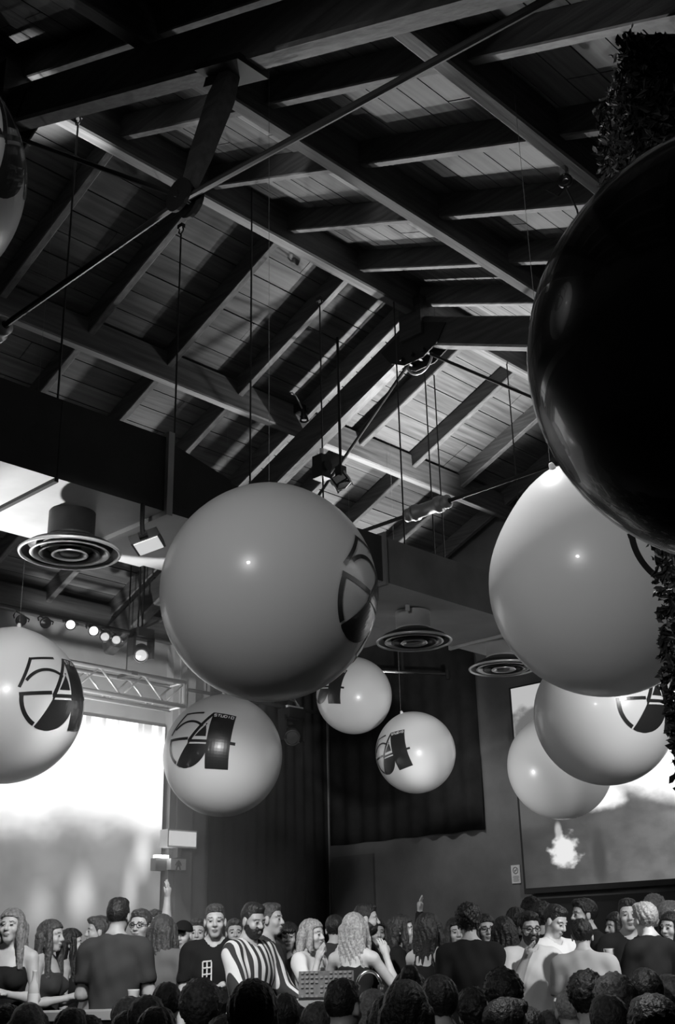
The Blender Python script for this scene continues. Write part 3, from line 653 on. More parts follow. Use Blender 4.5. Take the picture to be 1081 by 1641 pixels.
# hook with two hanging cords on the right purlin
p = atY(905, 290, YR-3.37); t = thing('cord_hook', 'small hook with two loose cords on the right purlin above the black balloon', 'hook', p)
MB().lathe((0, 0, 0), [(.02, -.012), (.045, -.012), (.045, .012), (.02, .012)], 14, frame((1, .4, 0)), True).build('ring', M['iron'], t, True)
MB().mm((-.02, -.02, .04), (.02, .02, .10)).build('plate', M['chrome'], t)
MB().tube([(0, 0, -.04), (.05, -.03, -.2), (.06, -.04, -.42)], .006, 6).build('cord', M['cable'], t)
MB().tube([(0, 0, -.04), (-.05, .03, -.12), (-.14, .06, -.1)], .006, 6).build('cord', M['cable'], t)

# ------------------------------------------------------------------ stage platform, DJ table
fh = np.array([CF[0], CF[1], 0]); fh /= np.linalg.norm(fh); rh = np.array([CR[0], CR[1], 0]); rh /= np.linalg.norm(rh)
ZS = .55
def gp(px, depth, z=0): q = at(px, 1540, depth); return np.array([q[0], q[1], z])
c0, c1 = gp(-260, 7.3), gp(1500, 7.3)
poly = [(c0[0], c0[1]), (c1[0], c1[1]), (X1-.08, c1[1]), (X1-.08, YL-.35), (c0[0], YL-.35)]
k = len(poly)
stg = MB().add([(x, y, z) for z in (0, ZS) for x, y in poly], [tuple(range(k-1, -1, -1)), tuple(range(k, 2*k))]+[(i, (i+1) % k, (i+1) % k+k, i+k) for i in range(k)]).build('stage_platform', M['floor'])
tag(stg, 'low dark stage platform behind the crowd carrying the dancers', 'platform')
def table(px0, px1, depth, ztop, name, label, m, deep=.55):
    a, b = gp(px0, depth), gp(px1, depth); c = (a+b)/2+fh*deep/2; d = (b-a); L = np.linalg.norm(d); rz = math.atan2(d[1], d[0])
    t = thing(name, label, 'table', (c[0], c[1], ZS), rz); h = ztop-ZS
    MB().mm((-L/2, -deep/2, h-.05), (L/2, deep/2, h)).build('worktop', M['tabletop'], t)
    MB().mm((-L/2+.04, -deep/2+.03, .0), (L/2-.04, -deep/2+.06, h-.05)).build('front_panel', m, t)
    for s in (-1, 1): MB().mm((s*(L/2-.06)-.02, -deep/2+.03, .0), (s*(L/2-.06)+.02, deep/2-.03, h-.05)).build('side_panel', m, t)
    return t, c, rz, h+ZS
zt_ = at(110, 1621, 7.4)[2]
TL, cL, rzL, zL = table(40, 225, 7.4, zt_, 'bar_table', 'narrow table with a pale edge at the left front of the stage', M['booth'], .42)
zt_ = at(520, 1603, 7.75)[2]
TD, cD, rzD, zD = table(440, 640, 7.75, zt_, 'booth_table', 'black booth table under the mixing console', M['booth'], .6)
# mixing console, tilted towards the striped man
p = gp(522, 8.0, zD); t = thing('mixing_console', 'tilted mixing console full of small controls before the striped man', 'mixing console', p, rzD)
R = frame((0, -.82, .57), (1, 0, 0))
MB().box((0, .0, .085), (.19, .11, .012), R).build('control_panel', M['panelgrey'], t)
MB().add([(x, y, z) for x in (-.19, .19) for y, z in ((-.085, 0.002), (.085, 0.002), (.085, .16), (-.05, .025))], [(0, 1, 2, 3), (7, 6, 5, 4), (0, 4, 5, 1), (1, 5, 6, 2), (3, 2, 6, 7), (0, 3, 7, 4)]).build('body', M['rubber'], t)
kb = MB()
for i in range(11):
    for j in range(6):
        if rnd.random() < .85: kb.box(np.array([0, 0, .085])+R@np.array([-.165+i*.033, -.09+j*.036, .016]), (.009, .009, .006+.004*rnd.random()), R)
o = kb.build('control_keys', M['c2'], t); o['kind'] = 'stuff'
p = gp(590, 8.15, zD); t = thing('headphones', 'pair of headphones standing on the booth table', 'headphones', p, rzD)
MB().tube([(.085*math.cos(a), 0, .07+.10*math.sin(a)) for a in np.linspace(-.3, math.pi+.3, 18)], .011).build('headband', M['chrome'], t, True)
for s in (-1, 1): MB().lathe((s*.083, 0, .045), [(.0001, -.022), (.035, -.022), (.042, 0), (.035, .022), (.0001, .022)], 16, frame((1, 0, 0))).build('ear_cup', M['rubber'], t, True)
def bottle(px, dep, z, label):
    p = gp(px, dep, z); t = thing('bottle', label, 'bottle', p)
    MB().lathe((0, 0, 0), [(.0001, .001), (.034, .001), (.036, .02), (.036, .13), (.03, .16), (.016, .19), (.0135, .235), (.0155, .24), (.0155, .25), (.0001, .25)], 18).build('glass', M['glass'], t, True)
    MB().lathe((0, 0, 0), [(.0366, .04), (.0366, .11)], 18).build('paper_label', M['paper'], t, True)
def cup(px, dep, z, label, xyz=None):
    p = gp(px, dep, z) if xyz is None else xyz; t = thing('drinking_cup', label, 'cup', p)
    MB().lathe((0, 0, 0), [(.0001, .001), (.03, .001), (.04, .115), (.041, .12), (.037, .115), (.028, .006), (.0001, .006)], 18).build('wall', M['glass'], t, True)
    MB().lathe((0, 0, 0), [(.0001, .08), (.0345, .08)], 18).build('drink', M['white'], t)
bottle(57, 7.62, zL, 'small pale bottle standing on the narrow table at left')
cup(216, 7.62, zL, 'clear cup on the right end of the narrow table')

# ------------------------------------------------------------------ people: blended solids meshed with surface nets
def smin(a, b, k):
    h = np.clip(.5+.5*(b-a)/k, 0, 1); return b+(a-b)*h-k*h*(1-h)
class Field:
    def __init__(s, xs, ys, zs):
        s.ax = [np.asarray(q, float) for q in (xs, ys, zs)]; s.f = np.full([len(q) for q in s.ax], .2)
    def sub(s, lo, hi):
        sl = []
        for q, a, b in zip(s.ax, lo, hi):
            i = max(0, np.searchsorted(q, a)-1); j = min(len(q), np.searchsorted(q, b)+1); sl.append(slice(i, max(j, i+1)))
        X = s.ax[0][sl[0]][:, None, None]; Y = s.ax[1][sl[1]][None, :, None]; Z = s.ax[2][sl[2]][None, None, :]
        return tuple(sl), X, Y, Z
    def put(s, sl, d, k, op='u'):
        a = s.f[sl]
        if op == 'u': s.f[sl] = smin(a, d, k)
        elif op == 's': s.f[sl] = -smin(-a, d, k)        # subtract
        elif op == 'i': s.f[sl] = -smin(-a, -d, k)
    def cone(s, a, b, r0, r1, k=.02, op='u', noise=None):
        a = np.array(a, float); b = np.array(b, float); m = max(r0, r1)+k+.03
        sl, X, Y, Z = s.sub(np.minimum(a, b)-m, np.maximum(a, b)+m); d = b-a; L = d@d+1e-9
        t = np.clip(((X-a[0])*d[0]+(Y-a[1])*d[1]+(Z-a[2])*d[2])/L, 0, 1)
        q = np.sqrt((X-a[0]-t*d[0])**2+(Y-a[1]-t*d[1])**2+(Z-a[2]-t*d[2])**2)-(r0+(r1-r0)*t)
        if noise is not None: q = q+noise(X, Y, Z)
        s.put(sl, q, k, op)
    def ell(s, c, r, R=None, k=.02, op='u', noise=None, cut=None):
        c = np.array(c, float); r = np.array(r, float); m = max(r)+k+.03
        sl, X, Y, Z = s.sub(c-m, c+m); X, Y, Z = X-c[0], Y-c[1], Z-c[2]; WX, WY, WZ = X+c[0], Y+c[1], Z+c[2]
        if R is not None: X, Y, Z = (X*R[0, i]+Y*R[1, i]+Z*R[2, i] for i in range(3))
        k0 = np.sqrt((X/r[0])**2+(Y/r[1])**2+(Z/r[2])**2); k1 = np.sqrt((X/r[0]**2)**2+(Y/r[1]**2)**2+(Z/r[2]**2)**2)+1e-9
        d = k0*(k0-1)/k1
        if noise is not None: d = d+noise(WX, WY, WZ)
        if cut is not None: d = np.maximum(d, cut(WX, WY, WZ))
        s.put(sl, d, k, op)
    def mesh(s):
        f = s.f; ins = f < 0; n = f.shape
        cn = [ins[i:n[0]-1+i, j:n[1]-1+j, k:n[2]-1+k] for i in (0, 1) for j in (0, 1) for k in (0, 1)]
        sm = sum(c.astype(np.int8) for c in cn); act = (sm > 0) & (sm < 8); idx = np.full(act.shape, -1); I = np.argwhere(act)
        if len(I) == 0: return np.zeros((0, 3)), []
        idx[act] = np.arange(len(I)); P = np.zeros((len(I), 3)); cnt = np.zeros(len(I))
        vals = {(i, j, k): f[I[:, 0]+i, I[:, 1]+j, I[:, 2]+k] for i in (0, 1) for j in (0, 1) for k in (0, 1)}
        for a in range(3):
            for u in (0, 1):
                for v in (0, 1):
                    p = [u, v]; p.insert(a, 0); q = [u, v]; q.insert(a, 1); A = vals[tuple(p)]; B = vals[tuple(q)]; mk = (A < 0) != (B < 0)
                    t = np.where(mk, A/np.where(A-B == 0, 1, A-B), 0); e = np.tile(np.array(p, float), (len(I), 1)); e[:, a] = t
                    P[mk] += e[mk]; cnt[mk] += 1
        P = I+P/cnt[:, None]; V = np.stack([np.interp(P[:, a], np.arange(n[a]), s.ax[a]) for a in range(3)], 1); Q = []
        for a in range(3):
            b, c = (a+1) % 3, (a+2) % 3; lo = [slice(None)]*3; hi = [slice(None)]*3; lo[a] = slice(0, -1); hi[a] = slice(1, None)
            ch = ins[tuple(lo)] != ins[tuple(hi)]; E_ = np.argwhere(ch); ok = (E_[:, b] > 0) & (E_[:, c] > 0) & (E_[:, b] < n[b]-1) & (E_[:, c] < n[c]-1); E_ = E_[ok]
            g = []
            for db, dc in ((1, 1), (0, 1), (0, 0), (1, 0)):
                w_ = E_.copy(); w_[:, b] -= db; w_[:, c] -= dc; g.append(idx[w_[:, 0], w_[:, 1], w_[:, 2]])
            q = np.stack(g, 1); fl = ~ins[E_[:, 0], E_[:, 1], E_[:, 2]]; q[fl] = q[fl][:, ::-1]; Q.append(q)
        return V, np.concatenate(Q)
def grid1(lo, hi, step, fines, fstep):
    """axis samples: coarse step, finer inside the given intervals"""
    out = [lo]; x = lo
    while x < hi:
        st = fstep if any(a <= x <= b for a, b in fines) else step
        nx = x+st
        for a, b in fines:
            if x < a < nx: nx = a
        x = nx; out.append(x)
    return out
def np_mesh(name, V, Q, mats, parent, mi=None):
    me = bpy.data.meshes.new(name); me.vertices.add(len(V)); me.vertices.foreach_set('co', np.asarray(V, np.float32).ravel())
    me.loops.add(len(Q)*4); me.polygons.add(len(Q)); me.loops.foreach_set('vertex_index', np.asarray(Q, np.int32).ravel())
    me.polygons.foreach_set('loop_start', np.arange(0, len(Q)*4, 4, dtype=np.int32)); me.polygons.foreach_set('loop_total', np.full(len(Q), 4, np.int32))
    for m in mats: me.materials.append(m)
    if mi is not None: me.polygons.foreach_set('material_index', np.asarray(mi, np.int32))
    me.update(calc_edges=True); me.validate(); return link(name, me, None, parent, True)
def rotz(a): c, s = math.cos(a), math.sin(a); return np.array([[c, -s, 0], [s, c, 0], [0, 0, 1.]])
def roty(a): c, s = math.cos(a), math.sin(a); return np.array([[c, 0, s], [0, 1, 0], [-s, 0, c]])
def rotx(a): c, s = math.cos(a), math.sin(a); return np.array([[1., 0, 0], [0, c, -s], [0, s, c]])
ARM = dict(down=((.05, .16, -1), (.22, .02, -1)), fold=((.12, .2, -1), (.85, -.55, .15)), face=((.5, .25, -.8), (.25, -.42, 1)), up=((.25, .35, .9), (.05, -.1, 1)),
           table=((.45, .2, -.9), (.85, -.1, -.42)), hip=((-.1, .35, -1), (.5, -.1, -.75)), out=((.3, .6, -.75), (.6, .1, .45)), drink=((.35, .2, -.9), (.7, -.3, .55)),
           wave=((.15, .75, .35), (.05, -.1, 1)), elbow=((.45, .45, -.75), (.2, -.35, .95)), phone=((.55, .1, -.8), (.55, -.25, .75)))
PLACED = []
def person(px, py, depth, face, label, h=None, hair='short', hc='h0', top='tee', tc='c0', arms=('down', 'down'), sex='m', skin='skin', head=(0, 0), lean=0, extra=(), zf=None,
           fat=1., group='people dancing on the stage', fine=.0078, tm=None):
    """head top at photo position px, py; face 0 = to the camera, 90 = to the right, 180 = away"""
    best = (-1, None); lim = 7.0 if zf is not None else 99
    for k in range(44):
        dd = depth*(1+(.012*((k+1)//2))*(1 if k % 2 else -1)); tp = at(px, py, dd)
        m_ = min([(tp[0]-q[0])**2+(tp[1]-q[1])**2 for q in PLACED]+[9])
        if dd < lim and (zf is not None or dd > 8.0) and m_ > best[0]: best = (m_, tp)
        if best[0] > .44**2: break
    tp = best[1]
    PLACED.append(tp); zf = ZS if zf is None else zf
    H = tp[2]-zf; s = H/1.765
    a = math.radians(face); fwd = -fh*math.cos(a)+rh*math.sin(a); rz = math.atan2(fwd[1], fwd[0])
    ln = roty(lean); fem = sex == 'f'
    hd0 = ln@np.array([.03, 0, 1.645-.95])+np.array([0, 0, .95])
    off = rotz(rz)@(hd0*s); base = np.array([tp[0]-off[0], tp[1]-off[1], zf])
    t = thing('person', label, 'person', base, rz, group)
    J = lambda p: (ln@(np.array(p, float)-np.array([0, 0, .95]))+np.array([0, 0, .95]))
    RH = ln@rotz(math.radians(head[0]))@roty(math.radians(head[1])); hc_ = J((.03, 0, 1.645))
    hw = .166 if fem else .188; w_ = (.92 if fem else 1.)*fat
    L = []
    for sd, nm in ((1, arms[0]), (-1, arms[1])):
        u, fo = ARM[nm] if isinstance(nm, str) else nm
        u = np.array(u, float)*[1, sd, 1]; fo = np.array(fo, float)*[1, sd, 1]; u /= np.linalg.norm(u); fo /= np.linalg.norm(fo)
        sh = J((0, sd*hw, 1.425)); el = sh+u*.29; wr = el+fo*.25
        side = np.cross(fo, (0, 0, 1)); side = side/np.linalg.norm(side) if np.linalg.norm(side) > .3 else np.array([1., 0, 0])
        L.append((sh, el, wr, fo, side, sd))
    pts = np.array([q for A in L for q in (A[0], A[1], A[2], A[2]+A[3]*.2)]+[[-.2, -.26, 0], [.24, .26, 1.8], hc_-.16, hc_+.16]); lo, hi = pts.min(0)-.07, pts.max(0)+.07
    hr = [(hc_[i]-.135, hc_[i]+.135) for i in range(3)]; fin = [[hr[i]] for i in range(3)]
    if fine < .01:
        for A in L:
            if A[2][2] > 1.1 or 'hands' in extra:
                c = A[2]+A[3]*.09
                for i in range(3): fin[i].append((c[i]-.10, c[i]+.10))
    F = Field(*[np.array(grid1(lo[i] if i < 2 else -.005, hi[i], .019 if i < 2 else .021, fin[i], fine)) for i in range(3)])
    tor = [((0, 0, .95), (.115*w_, (.17 if not fem else .172)*w_, .125)), ((.005, 0, 1.10), (.10*w_, (.145 if not fem else .122)*w_, .16)), ((.012, 0, 1.29), (.122*w_, (.168 if not fem else .148)*w_, .185))]
    def torso(G, e, k=.05, top=True):
        for c, r in tor: G.ell(J(c), np.array(r)+e, ln, k)
        if fem:
            for sd in (1, -1): G.ell(J((.10, sd*.065, 1.27)), (.058+e, .062+e, .06+e), ln, .03)
        if top and e:
            for sd in (1, -1): G.cone(J((-.03, sd*.03, 1.49)), J((-.01, sd*.13, 1.45)), .035+e, .045+e, .03)
        if top:
            for sd in (1, -1): G.cone(J((-.01, sd*.05, 1.435)), J((0, sd*hw, 1.425)), .062+e, .052*(.92 if fem else 1.05)+e, .05)
    torso(F, 0)
    F.cone(J((-.015, 0, 1.42)), hc_+RH@np.array([-.02, 0, -.06]), .058 if not fem else .05, .053 if not fem else .046, .03)
    for sd in (1, -1): F.cone(J((-.025, sd*.02, 1.53)), J((-.01, sd*.13, 1.445)), .036, .045, .03)
    am = .88 if fem else 1.05*fat**.5
    for sh, el, wr, fo, side, sd in L:
        F.cone(sh, el, .052*am, .040*am, .025); F.cone(el, el+fo*.09, .040*am, .043*am, .02); F.cone(el+fo*.09, wr, .042*am, .027*am, .02)
        nz = np.cross(side, fo); F.cone(wr, wr+fo*.075, .026, .034, .012)
        F.cone(wr+fo*.045-side*.018, wr+fo*.075-side*.024, .02, .02, .012); F.cone(wr+fo*.045+side*.018, wr+fo*.075+side*.024, .02, .02, .012)
        curl = -nz*np.sign(nz[2]+1e-6)*.3 if abs(nz[2]) > .3 else nz*.4
        for q, ln_ in ((-.03, .066), (-.010, .078), (.011, .072), (.031, .056)):
            b0 = wr+fo*.085+side*q; b1 = b0+fo*ln_*.55+side*q*.25+curl*.012; b2 = b1+fo*ln_*.45+curl*.035
            F.cone(b0, b1, .0105, .0095, .004); F.cone(b1, b2, .0095, .008, .004)
        th = -side if sd > 0 else side
        F.cone(wr+fo*.025+th*.02, wr+fo*.06+th*.052+curl*.02, .014, .0115, .008); F.cone(wr+fo*.06+th*.052+curl*.02, wr+fo*.095+th*.058+curl*.04, .0115, .009, .004)
    for sd in (1, -1):
        F.cone(J((0, sd*.088, .90)), (0.02, sd*.10, .49), .088*w_, .058, .03); F.cone((.02, sd*.10, .49), (-.01, sd*.105, .09), .056, .038, .02); F.cone((-.03, sd*.105, .045), (.12, sd*.115, .03), .038, .03, .02)
    hp = lambda *p: hc_+RH@np.array(p, float)
    F.ell(hp(-.012, 0, .032), (.098, .077, .087), RH, .015); F.ell(hp(.024, 0, -.04), (.066, .057 if not fem else .053, .078), RH, .02); F.cone(hp(.058, -.012, -.095), hp(.058, .012, -.095), .02, .02, .02)
    for sd in (1, -1):
        F.ell(hp(.055, sd*.042, -.028), (.028, .022, .024), RH, .02); F.cone(hp(.082, sd*.012, .026), hp(.07, sd*.05, .026), .010, .010, .01); F.ell(hp(-.004, sd*.079, -.008), (.021, .010, .033), RH, .006)
        F.ell(hp(.098, sd*.031, .004), (.016, .017, .011), RH, .008, 's'); F.ell(hp(.080, sd*.031, .003), (.012, .015, .010), RH, .003)
    F.cone(hp(.088, 0, .012), hp(.106, 0, -.026), .008, .013, .008); F.cone(hp(.094, .013, -.03), hp(.094, -.013, -.03), .009, .009, .008)
    F.ell(hp(.086, 0, -.057), (.014, .024, .007), RH, .005); F.ell(hp(.084, 0, -.069), (.014, .021, .007), RH, .005)
    V, Q = F.mesh(); ct = (V[Q].mean(1)-hc_)@RH; mi = np.zeros(len(Q), int)
    for sd in (1, -1):
        d = (ct-[.09, sd*.031, .003])/[.03, .0135, .006]; mi[(d**2).sum(1) < 1] = 1
        d = (ct-[.085, sd*.033, .026])/[.03, .021, .0042]; mi[(d**2).sum(1) < 1] = 3
    d = (ct-[.09, 0, -.063])/[.03, .023, .011]; mi[(d**2).sum(1) < 1] = 2
    np_mesh('body', V*s, Q, [M[skin], M['eye'], M['lip'], M['brow']], t, mi)
    # clothes
    def fld(step, zl, zh, m=.05): return Field(*[np.arange(a, b, step) for a, b in ((lo[0]-.02, hi[0]+.02), (lo[1]-.02, hi[1]+.02), (zl, zh))])
    G = fld(.017 if fine < .01 else .022, .78, min(hi[2], 2.3)); long_ = top in ('long', 'shirt'); slv = top in ('tee', 'polo') or long_
    fold = lambda X, Y, Z: .004*np.sin(Z*40+Y*25+X*13)+.003*np.sin(Y*55-Z*20)
    torso(G, .017 if slv else .012, top=slv)
    if slv or top == 'dress': G.cone(J((0, 0, .93)), J((0, 0, .84 if slv else .6)), .12*w_, .125*w_, .06)
    G.cone(J((0, -.06, .9)), J((0, .06, .9)), .12*w_, .12*w_, .06)
    if slv:
        for sh, el, wr, fo, side, sd in L:
            e = sh+(el-sh)*(.62 if not long_ else 1.); G.cone(sh, e, .062*am+.012, .055*am+.012, .03)
            if long_: G.cone(el, wr-fo*.02, .05*am+.008, .036*am+.008, .015)
            elif True: G.cone(e, e+(el-sh)*.18, .05, .05, .01, 's')
        G.cone(J((.0, 0, 1.45)), J((.04, 0, 1.62)), .058, .075, .01, 's')
        if top in ('polo', 'shirt'): 
            for q in np.linspace(0, 2*math.pi, 13)[:-1]:
                if abs(q-0) < .3: continue
                G.cone(J((-.0+.066*math.cos(q), .066*math.sin(q), 1.475-.02*math.cos(q))), J((-.0+.07*math.cos(q+.45), .07*math.sin(q+.45), 1.475-.02*math.cos(q+.45))), .013, .013, .008)
    else:
        sl, X, Y, Z = G.sub((-9, -9, J((0, 0, 1.35))[2]), (9, 9, 9)); G.f[sl] = np.maximum(G.f[sl], Z-J((0, 0, 1.37))[2])
        for sd in (1, -1): G.cone(J((.10, sd*.07, 1.33)), J((.02, sd*.085, 1.475)), .014, .014, .01); G.cone(J((.02, sd*.085, 1.475)), J((-.09, sd*.07, 1.34)), .014, .014, .01)
    G.f += fold(G.ax[0][:, None, None], G.ax[1][None, :, None], G.ax[2][None, None, :])*.8
    V, Q = G.mesh(); np_mesh('top' if not slv else 'shirt', V*s, Q, [tm or M[tc]], t)
    G = Field(np.arange(-.22, .24, .028), np.arange(-.26, .27, .028), np.arange(.03, 1.05, .035)); G.ell(J((0, 0, .94)), (.127*w_, .182*w_, .10), ln, .03)
    for sd in (1, -1): G.cone(J((0, sd*.088, .90)), (0.02, sd*.10, .49), .10*w_, .075, .03); G.cone((.02, sd*.10, .49), (-.01, sd*.105, .08), .074, .062, .02)
    V, Q = G.mesh(); np_mesh('trousers', V*s, Q, [M['trousers']], t)
    mb = MB()
    for sd in (1, -1): mb.lathe((.045*s, sd*.11*s, 0), [(.0001, .001), (.06, .001), (.062, .02), (.05, .07), (.035, .1), (.0001, .1)], 12, np.diag([s*2.1, s*.8, s]))
    mb.build('shoes', M['shoe'], t, True)
    # hair
    cs = [hc_[i] for i in range(3)]; big = .2; zl = -.16
    if hair in ('long', 'straight'): zl = -.52
    if hair == 'bob': zl = -.26
    st = .0085 if fine < .01 else .011
    G = Field(np.arange(cs[0]-big, cs[0]+big-.02, st), np.arange(cs[1]-.17, cs[1]+.17, st), np.arange(cs[2]+zl, cs[2]+.24, st*(1.3 if zl < -.3 else 1)))
    def loc(X, Y, Z): 
        X, Y, Z = X-hc_[0], Y-hc_[1], Z-hc_[2]; return (X*RH[0, 0]+Y*RH[1, 0]+Z*RH[2, 0], X*RH[0, 1]+Y*RH[1, 1]+Z*RH[2, 1], X*RH[0, 2]+Y*RH[1, 2]+Z*RH[2, 2])
    sd_ = rnd.uniform(0, 6)
    def strands(amp, fr):
        def f(X, Y, Z):
            x, y, z = loc(X, Y, Z); an = np.arctan2(y, x-.02); return amp*np.sin(an*fr+4*np.sin(z*14+sd_)+z*20)+amp*.6*np.sin(an*fr*1.9-z*33+sd_)
        return f
    def curls(amp):
        def f(X, Y, Z): return amp*np.sin(X*150+sd_)*np.sin(Y*140)*np.sin(Z*145+sd_)+amp*.7*np.sin(X*80)*np.sin(Y*75+sd_)*np.sin(Z*70)
        return f
    def hl(dz=0.):
        def f(X, Y, Z): x, y, z = loc(X, Y, Z); return np.interp(x, (-.11, -.03, .0, .022, .05, .09), (-.088, -.065, -.035, .0, .058, .074))-z-dz
        return f
    if hair == 'short': G.ell(hp(-.014, 0, .040), (.107, .087, .097), RH, .01, noise=strands(.003, 18), cut=hl(0)); G.ell(hp(.045, 0, .10), (.05, .06, .028), RH, .02, noise=strands(.004, 9))
    elif hair == 'fade': G.ell(hp(-.013, 0, .037), (.101, .0795, .092), RH, .006, cut=hl(0)); G.ell(hp(-.0, 0, .098), (.085, .066, .034), RH, .02, noise=strands(.004, 11))
    elif hair == 'buzz': G.ell(hp(-.013, 0, .034), (.102, .081, .09), RH, .006, cut=hl(-.004))
    elif hair == 'curly': G.ell(hp(-.018, 0, .055), (.122, .102, .108), RH, .01, noise=curls(.011), cut=hl(.006))
    elif hair == 'afro': G.ell(hp(-.02, 0, .055), (.135, .118, .125), RH, .01, noise=curls(.012), cut=hl(.01))
    elif hair in ('long', 'bob', 'straight', 'pony', 'bun'):
        G.ell(hp(-.014, 0, .040), (.112, .092, .098), RH, .01, noise=strands(.003, 16), cut=hl(.006))
        if hair in ('long', 'straight', 'bob'):
            ll = {'long': -.36, 'straight': -.40, 'bob': -.15}[hair]
            dn = np.array([0, 0, -1.]); bk = hp(-.07, 0, -.02)
            for y in (-.07, -.035, 0, .035, .07):
                p = hp(-.075+abs(y)*.25, y, .0); q = np.array([p[0]-.01, p[1]+y*.25, hc_[2]+ll+abs(y)*.4]); G.cone(p, q, .045, .03 if hair != 'bob' else .04, .02, noise=strands(.004, 20))
            for y in (-1, 1):
                p = hp(.025, y*.082, .04); m_ = hp(.03, y*.092, -.08); q = np.array([m_[0]+.02, m_[1]+y*.015, hc_[2]+ll*.8]); G.cone(p, m_, .026, .032, .015, noise=strands(.004, 20)); G.cone(m_, q, .032, .022, .015, noise=strands(.004, 20))
            if 'bangs' in extra: G.ell(hp(.075, 0, .055), (.03, .068, .032), RH, .012, noise=strands(.003, 20))
        if hair == 'pony':
            p = hp(-.10, 0, .05); m_ = hp(-.15, 0, .0); q = hp(-.14, 0, -.14); G.cone(p, m_, .028, .034, .015); G.cone(m_, q, .034, .014, .015, noise=strands(.003, 9))
        if hair == 'bun': G.ell(hp(-.08, 0, .125), (.045, .045, .04), RH, .01, noise=curls(.004))
    if hair not in ('bald', 'cap'):
        V, Q = G.mesh()
        if len(Q): np_mesh('hair', V*s, Q, [M[hc]], t)
    if hair == 'cap':
        G.ell(hp(-.012, 0, .04), (.110, .088, .095), RH, .006, cut=lambda X, Y, Z: -(loc(X, Y, Z)[2]-.035)); G.ell(hp(.13, 0, .042), (.075, .07, .008), RH, .01)
        V, Q = G.mesh(); np_mesh('cap', V*s, Q, [M['c0']], t)
    if 'beard' in extra:
        G = Field(*[np.arange(cs[i]-.15, cs[i]+.15, .008) for i in range(3)])
        G.ell(hp(.024, 0, -.046), (.078, .066, .086), RH, .01, noise=curls(.003), cut=lambda X, Y, Z: loc(X, Y, Z)[2]+.035-np.abs(loc(X, Y, Z)[1])*.45)
        G.ell(hp(.10, 0, -.063), (.03, .022, .011), RH, .006, 's'); V, Q = G.mesh(); np_mesh('beard', V*s, Q, [M['h0']], t)
    if 'glasses' in extra:
        mb = MB()
        for sd in (1, -1): mb.tube([hp(.098+.002*math.cos(q), sd*.032+.024*math.cos(q), .004+.019*math.sin(q))*s for q in np.linspace(0, 2*math.pi, 17)], .0028, 5, False); mb.tube([hp(.096, sd*.056, .008)*s, hp(.0, sd*.086, .008)*s], .0028, 5)
        mb.tube([hp(.102, -.009, .01)*s, hp(.102, .009, .01)*s], .0028, 5); mb.build('glasses', M['rubber'], t)
    ret = dict(t=t, L=L, s=s, base=base, R=rotz(rz), J=J, hp=hp); return ret
def worldpt(P, q): return P['base']+P['R']@(np.array(q)*P['s'])
stripe = bpy.data.materials.new('striped_knit'); nt, nn, ll_ = nodes(stripe); b = nn['Principled BSDF']; b.inputs['Roughness'].default_value = .9
tc_ = nn.new('ShaderNodeTexCoord'); wv = nn.new('ShaderNodeTexWave'); wv.bands_direction = 'Y'; wv.inputs['Scale'].default_value = 5.2; wv.inputs['Distortion'].default_value = .25
rp = nn.new('ShaderNodeValToRGB'); rp.color_ramp.elements[0].position = .46; rp.color_ramp.elements[1].position = .54; rp.color_ramp.elements[0].color = (.035, .035, .035, 1); rp.color_ramp.elements[1].color = (.7, .7, .7, 1)
ll_.new(tc_.outputs['Object'], wv.inputs[0]); ll_.new(wv.outputs['Fac'], rp.inputs[0]); ll_.new(rp.outputs[0], b.inputs['Base Color'])

# --- on the stage, from left to right
PP = {}
QUEUE = []
def ps(key, *a, **k): QUEUE.append((key, a, k))
ps('w1', 20, 1458, 8.6, -5, 'woman with long wavy fair hair and dark dress at the far left', hair='long', hc='h3', top='dress', tc='c0', sex='f', arms=('fold', 'fold'), head=(0, -5))
ps('w2', 84, 1476, 8.7, 75, 'woman in profile with long brown hair and bare shoulders, second from left', hair='straight', hc='h1', top='dress', tc='c1', sex='f', arms=('fold', 'fold'))
ps('w3', 116, 1490, 9.6, 95, 'dark haired woman in profile behind the bare shouldered woman', hair='straight', hc='h0', top='dress', tc='c0', sex='f', arms=('elbow', 'down'))
ps('m4', 158, 1470, 9.7, -70, 'short haired person in light shirt half hidden left of the big dark back', hair='short', hc='h1', top='tee', tc='c3')
ps('m5', 191, 1441, 8.3, 172, 'tall man in dark shirt seen from behind at the narrow table', hair='fade', hc='h0', top='tee', tc='c1', fat=1.08, arms=('fold', 'fold'), skin='skin2')
ps('m6', 226, 1459, 9.2, -15, 'man with glasses in dark tee facing us, right of the tall dark back', hair='short', hc='h1', top='tee', tc='c1', extra=('glasses',), arms=('drink', 'down'))
ps('m7', 248, 1460, 10.2, 20, 'man half hidden behind the man with glasses at left', hair='short', hc='h1', top='tee', tc='c2')
ps('w8', 262, 1468, 9.0, 160, 'woman with long straight hair and grey top seen from behind', hair='straight', hc='h1', top='tee', tc='c2', sex='f')
ps('m9', 293, 1477, 9.6, -10, 'person in dark cap raising one hand high with open fingers', hair='cap', top='tee', tc='c1', arms=('down', ((.1, -.1, 1), (.05, -.05, 1))), extra=('hands',))
ps('m10', 316, 1474, 10.2, 5, 'pale faced person behind the capped person at left', hair='short', hc='h1', top='tee', tc='c1')
ps('m11', 345, 1451, 9.0, 5, 'man in black tee with a pale chest print facing us', hair='fade', hc='h1', top='tee', tc='c0', arms=('fold', 'down'))
ps('m12', 376, 1474, 10.6, 10, 'blurred dark haired person behind the printed black tee', hair='short', hc='h1', top='tee', tc='c1')
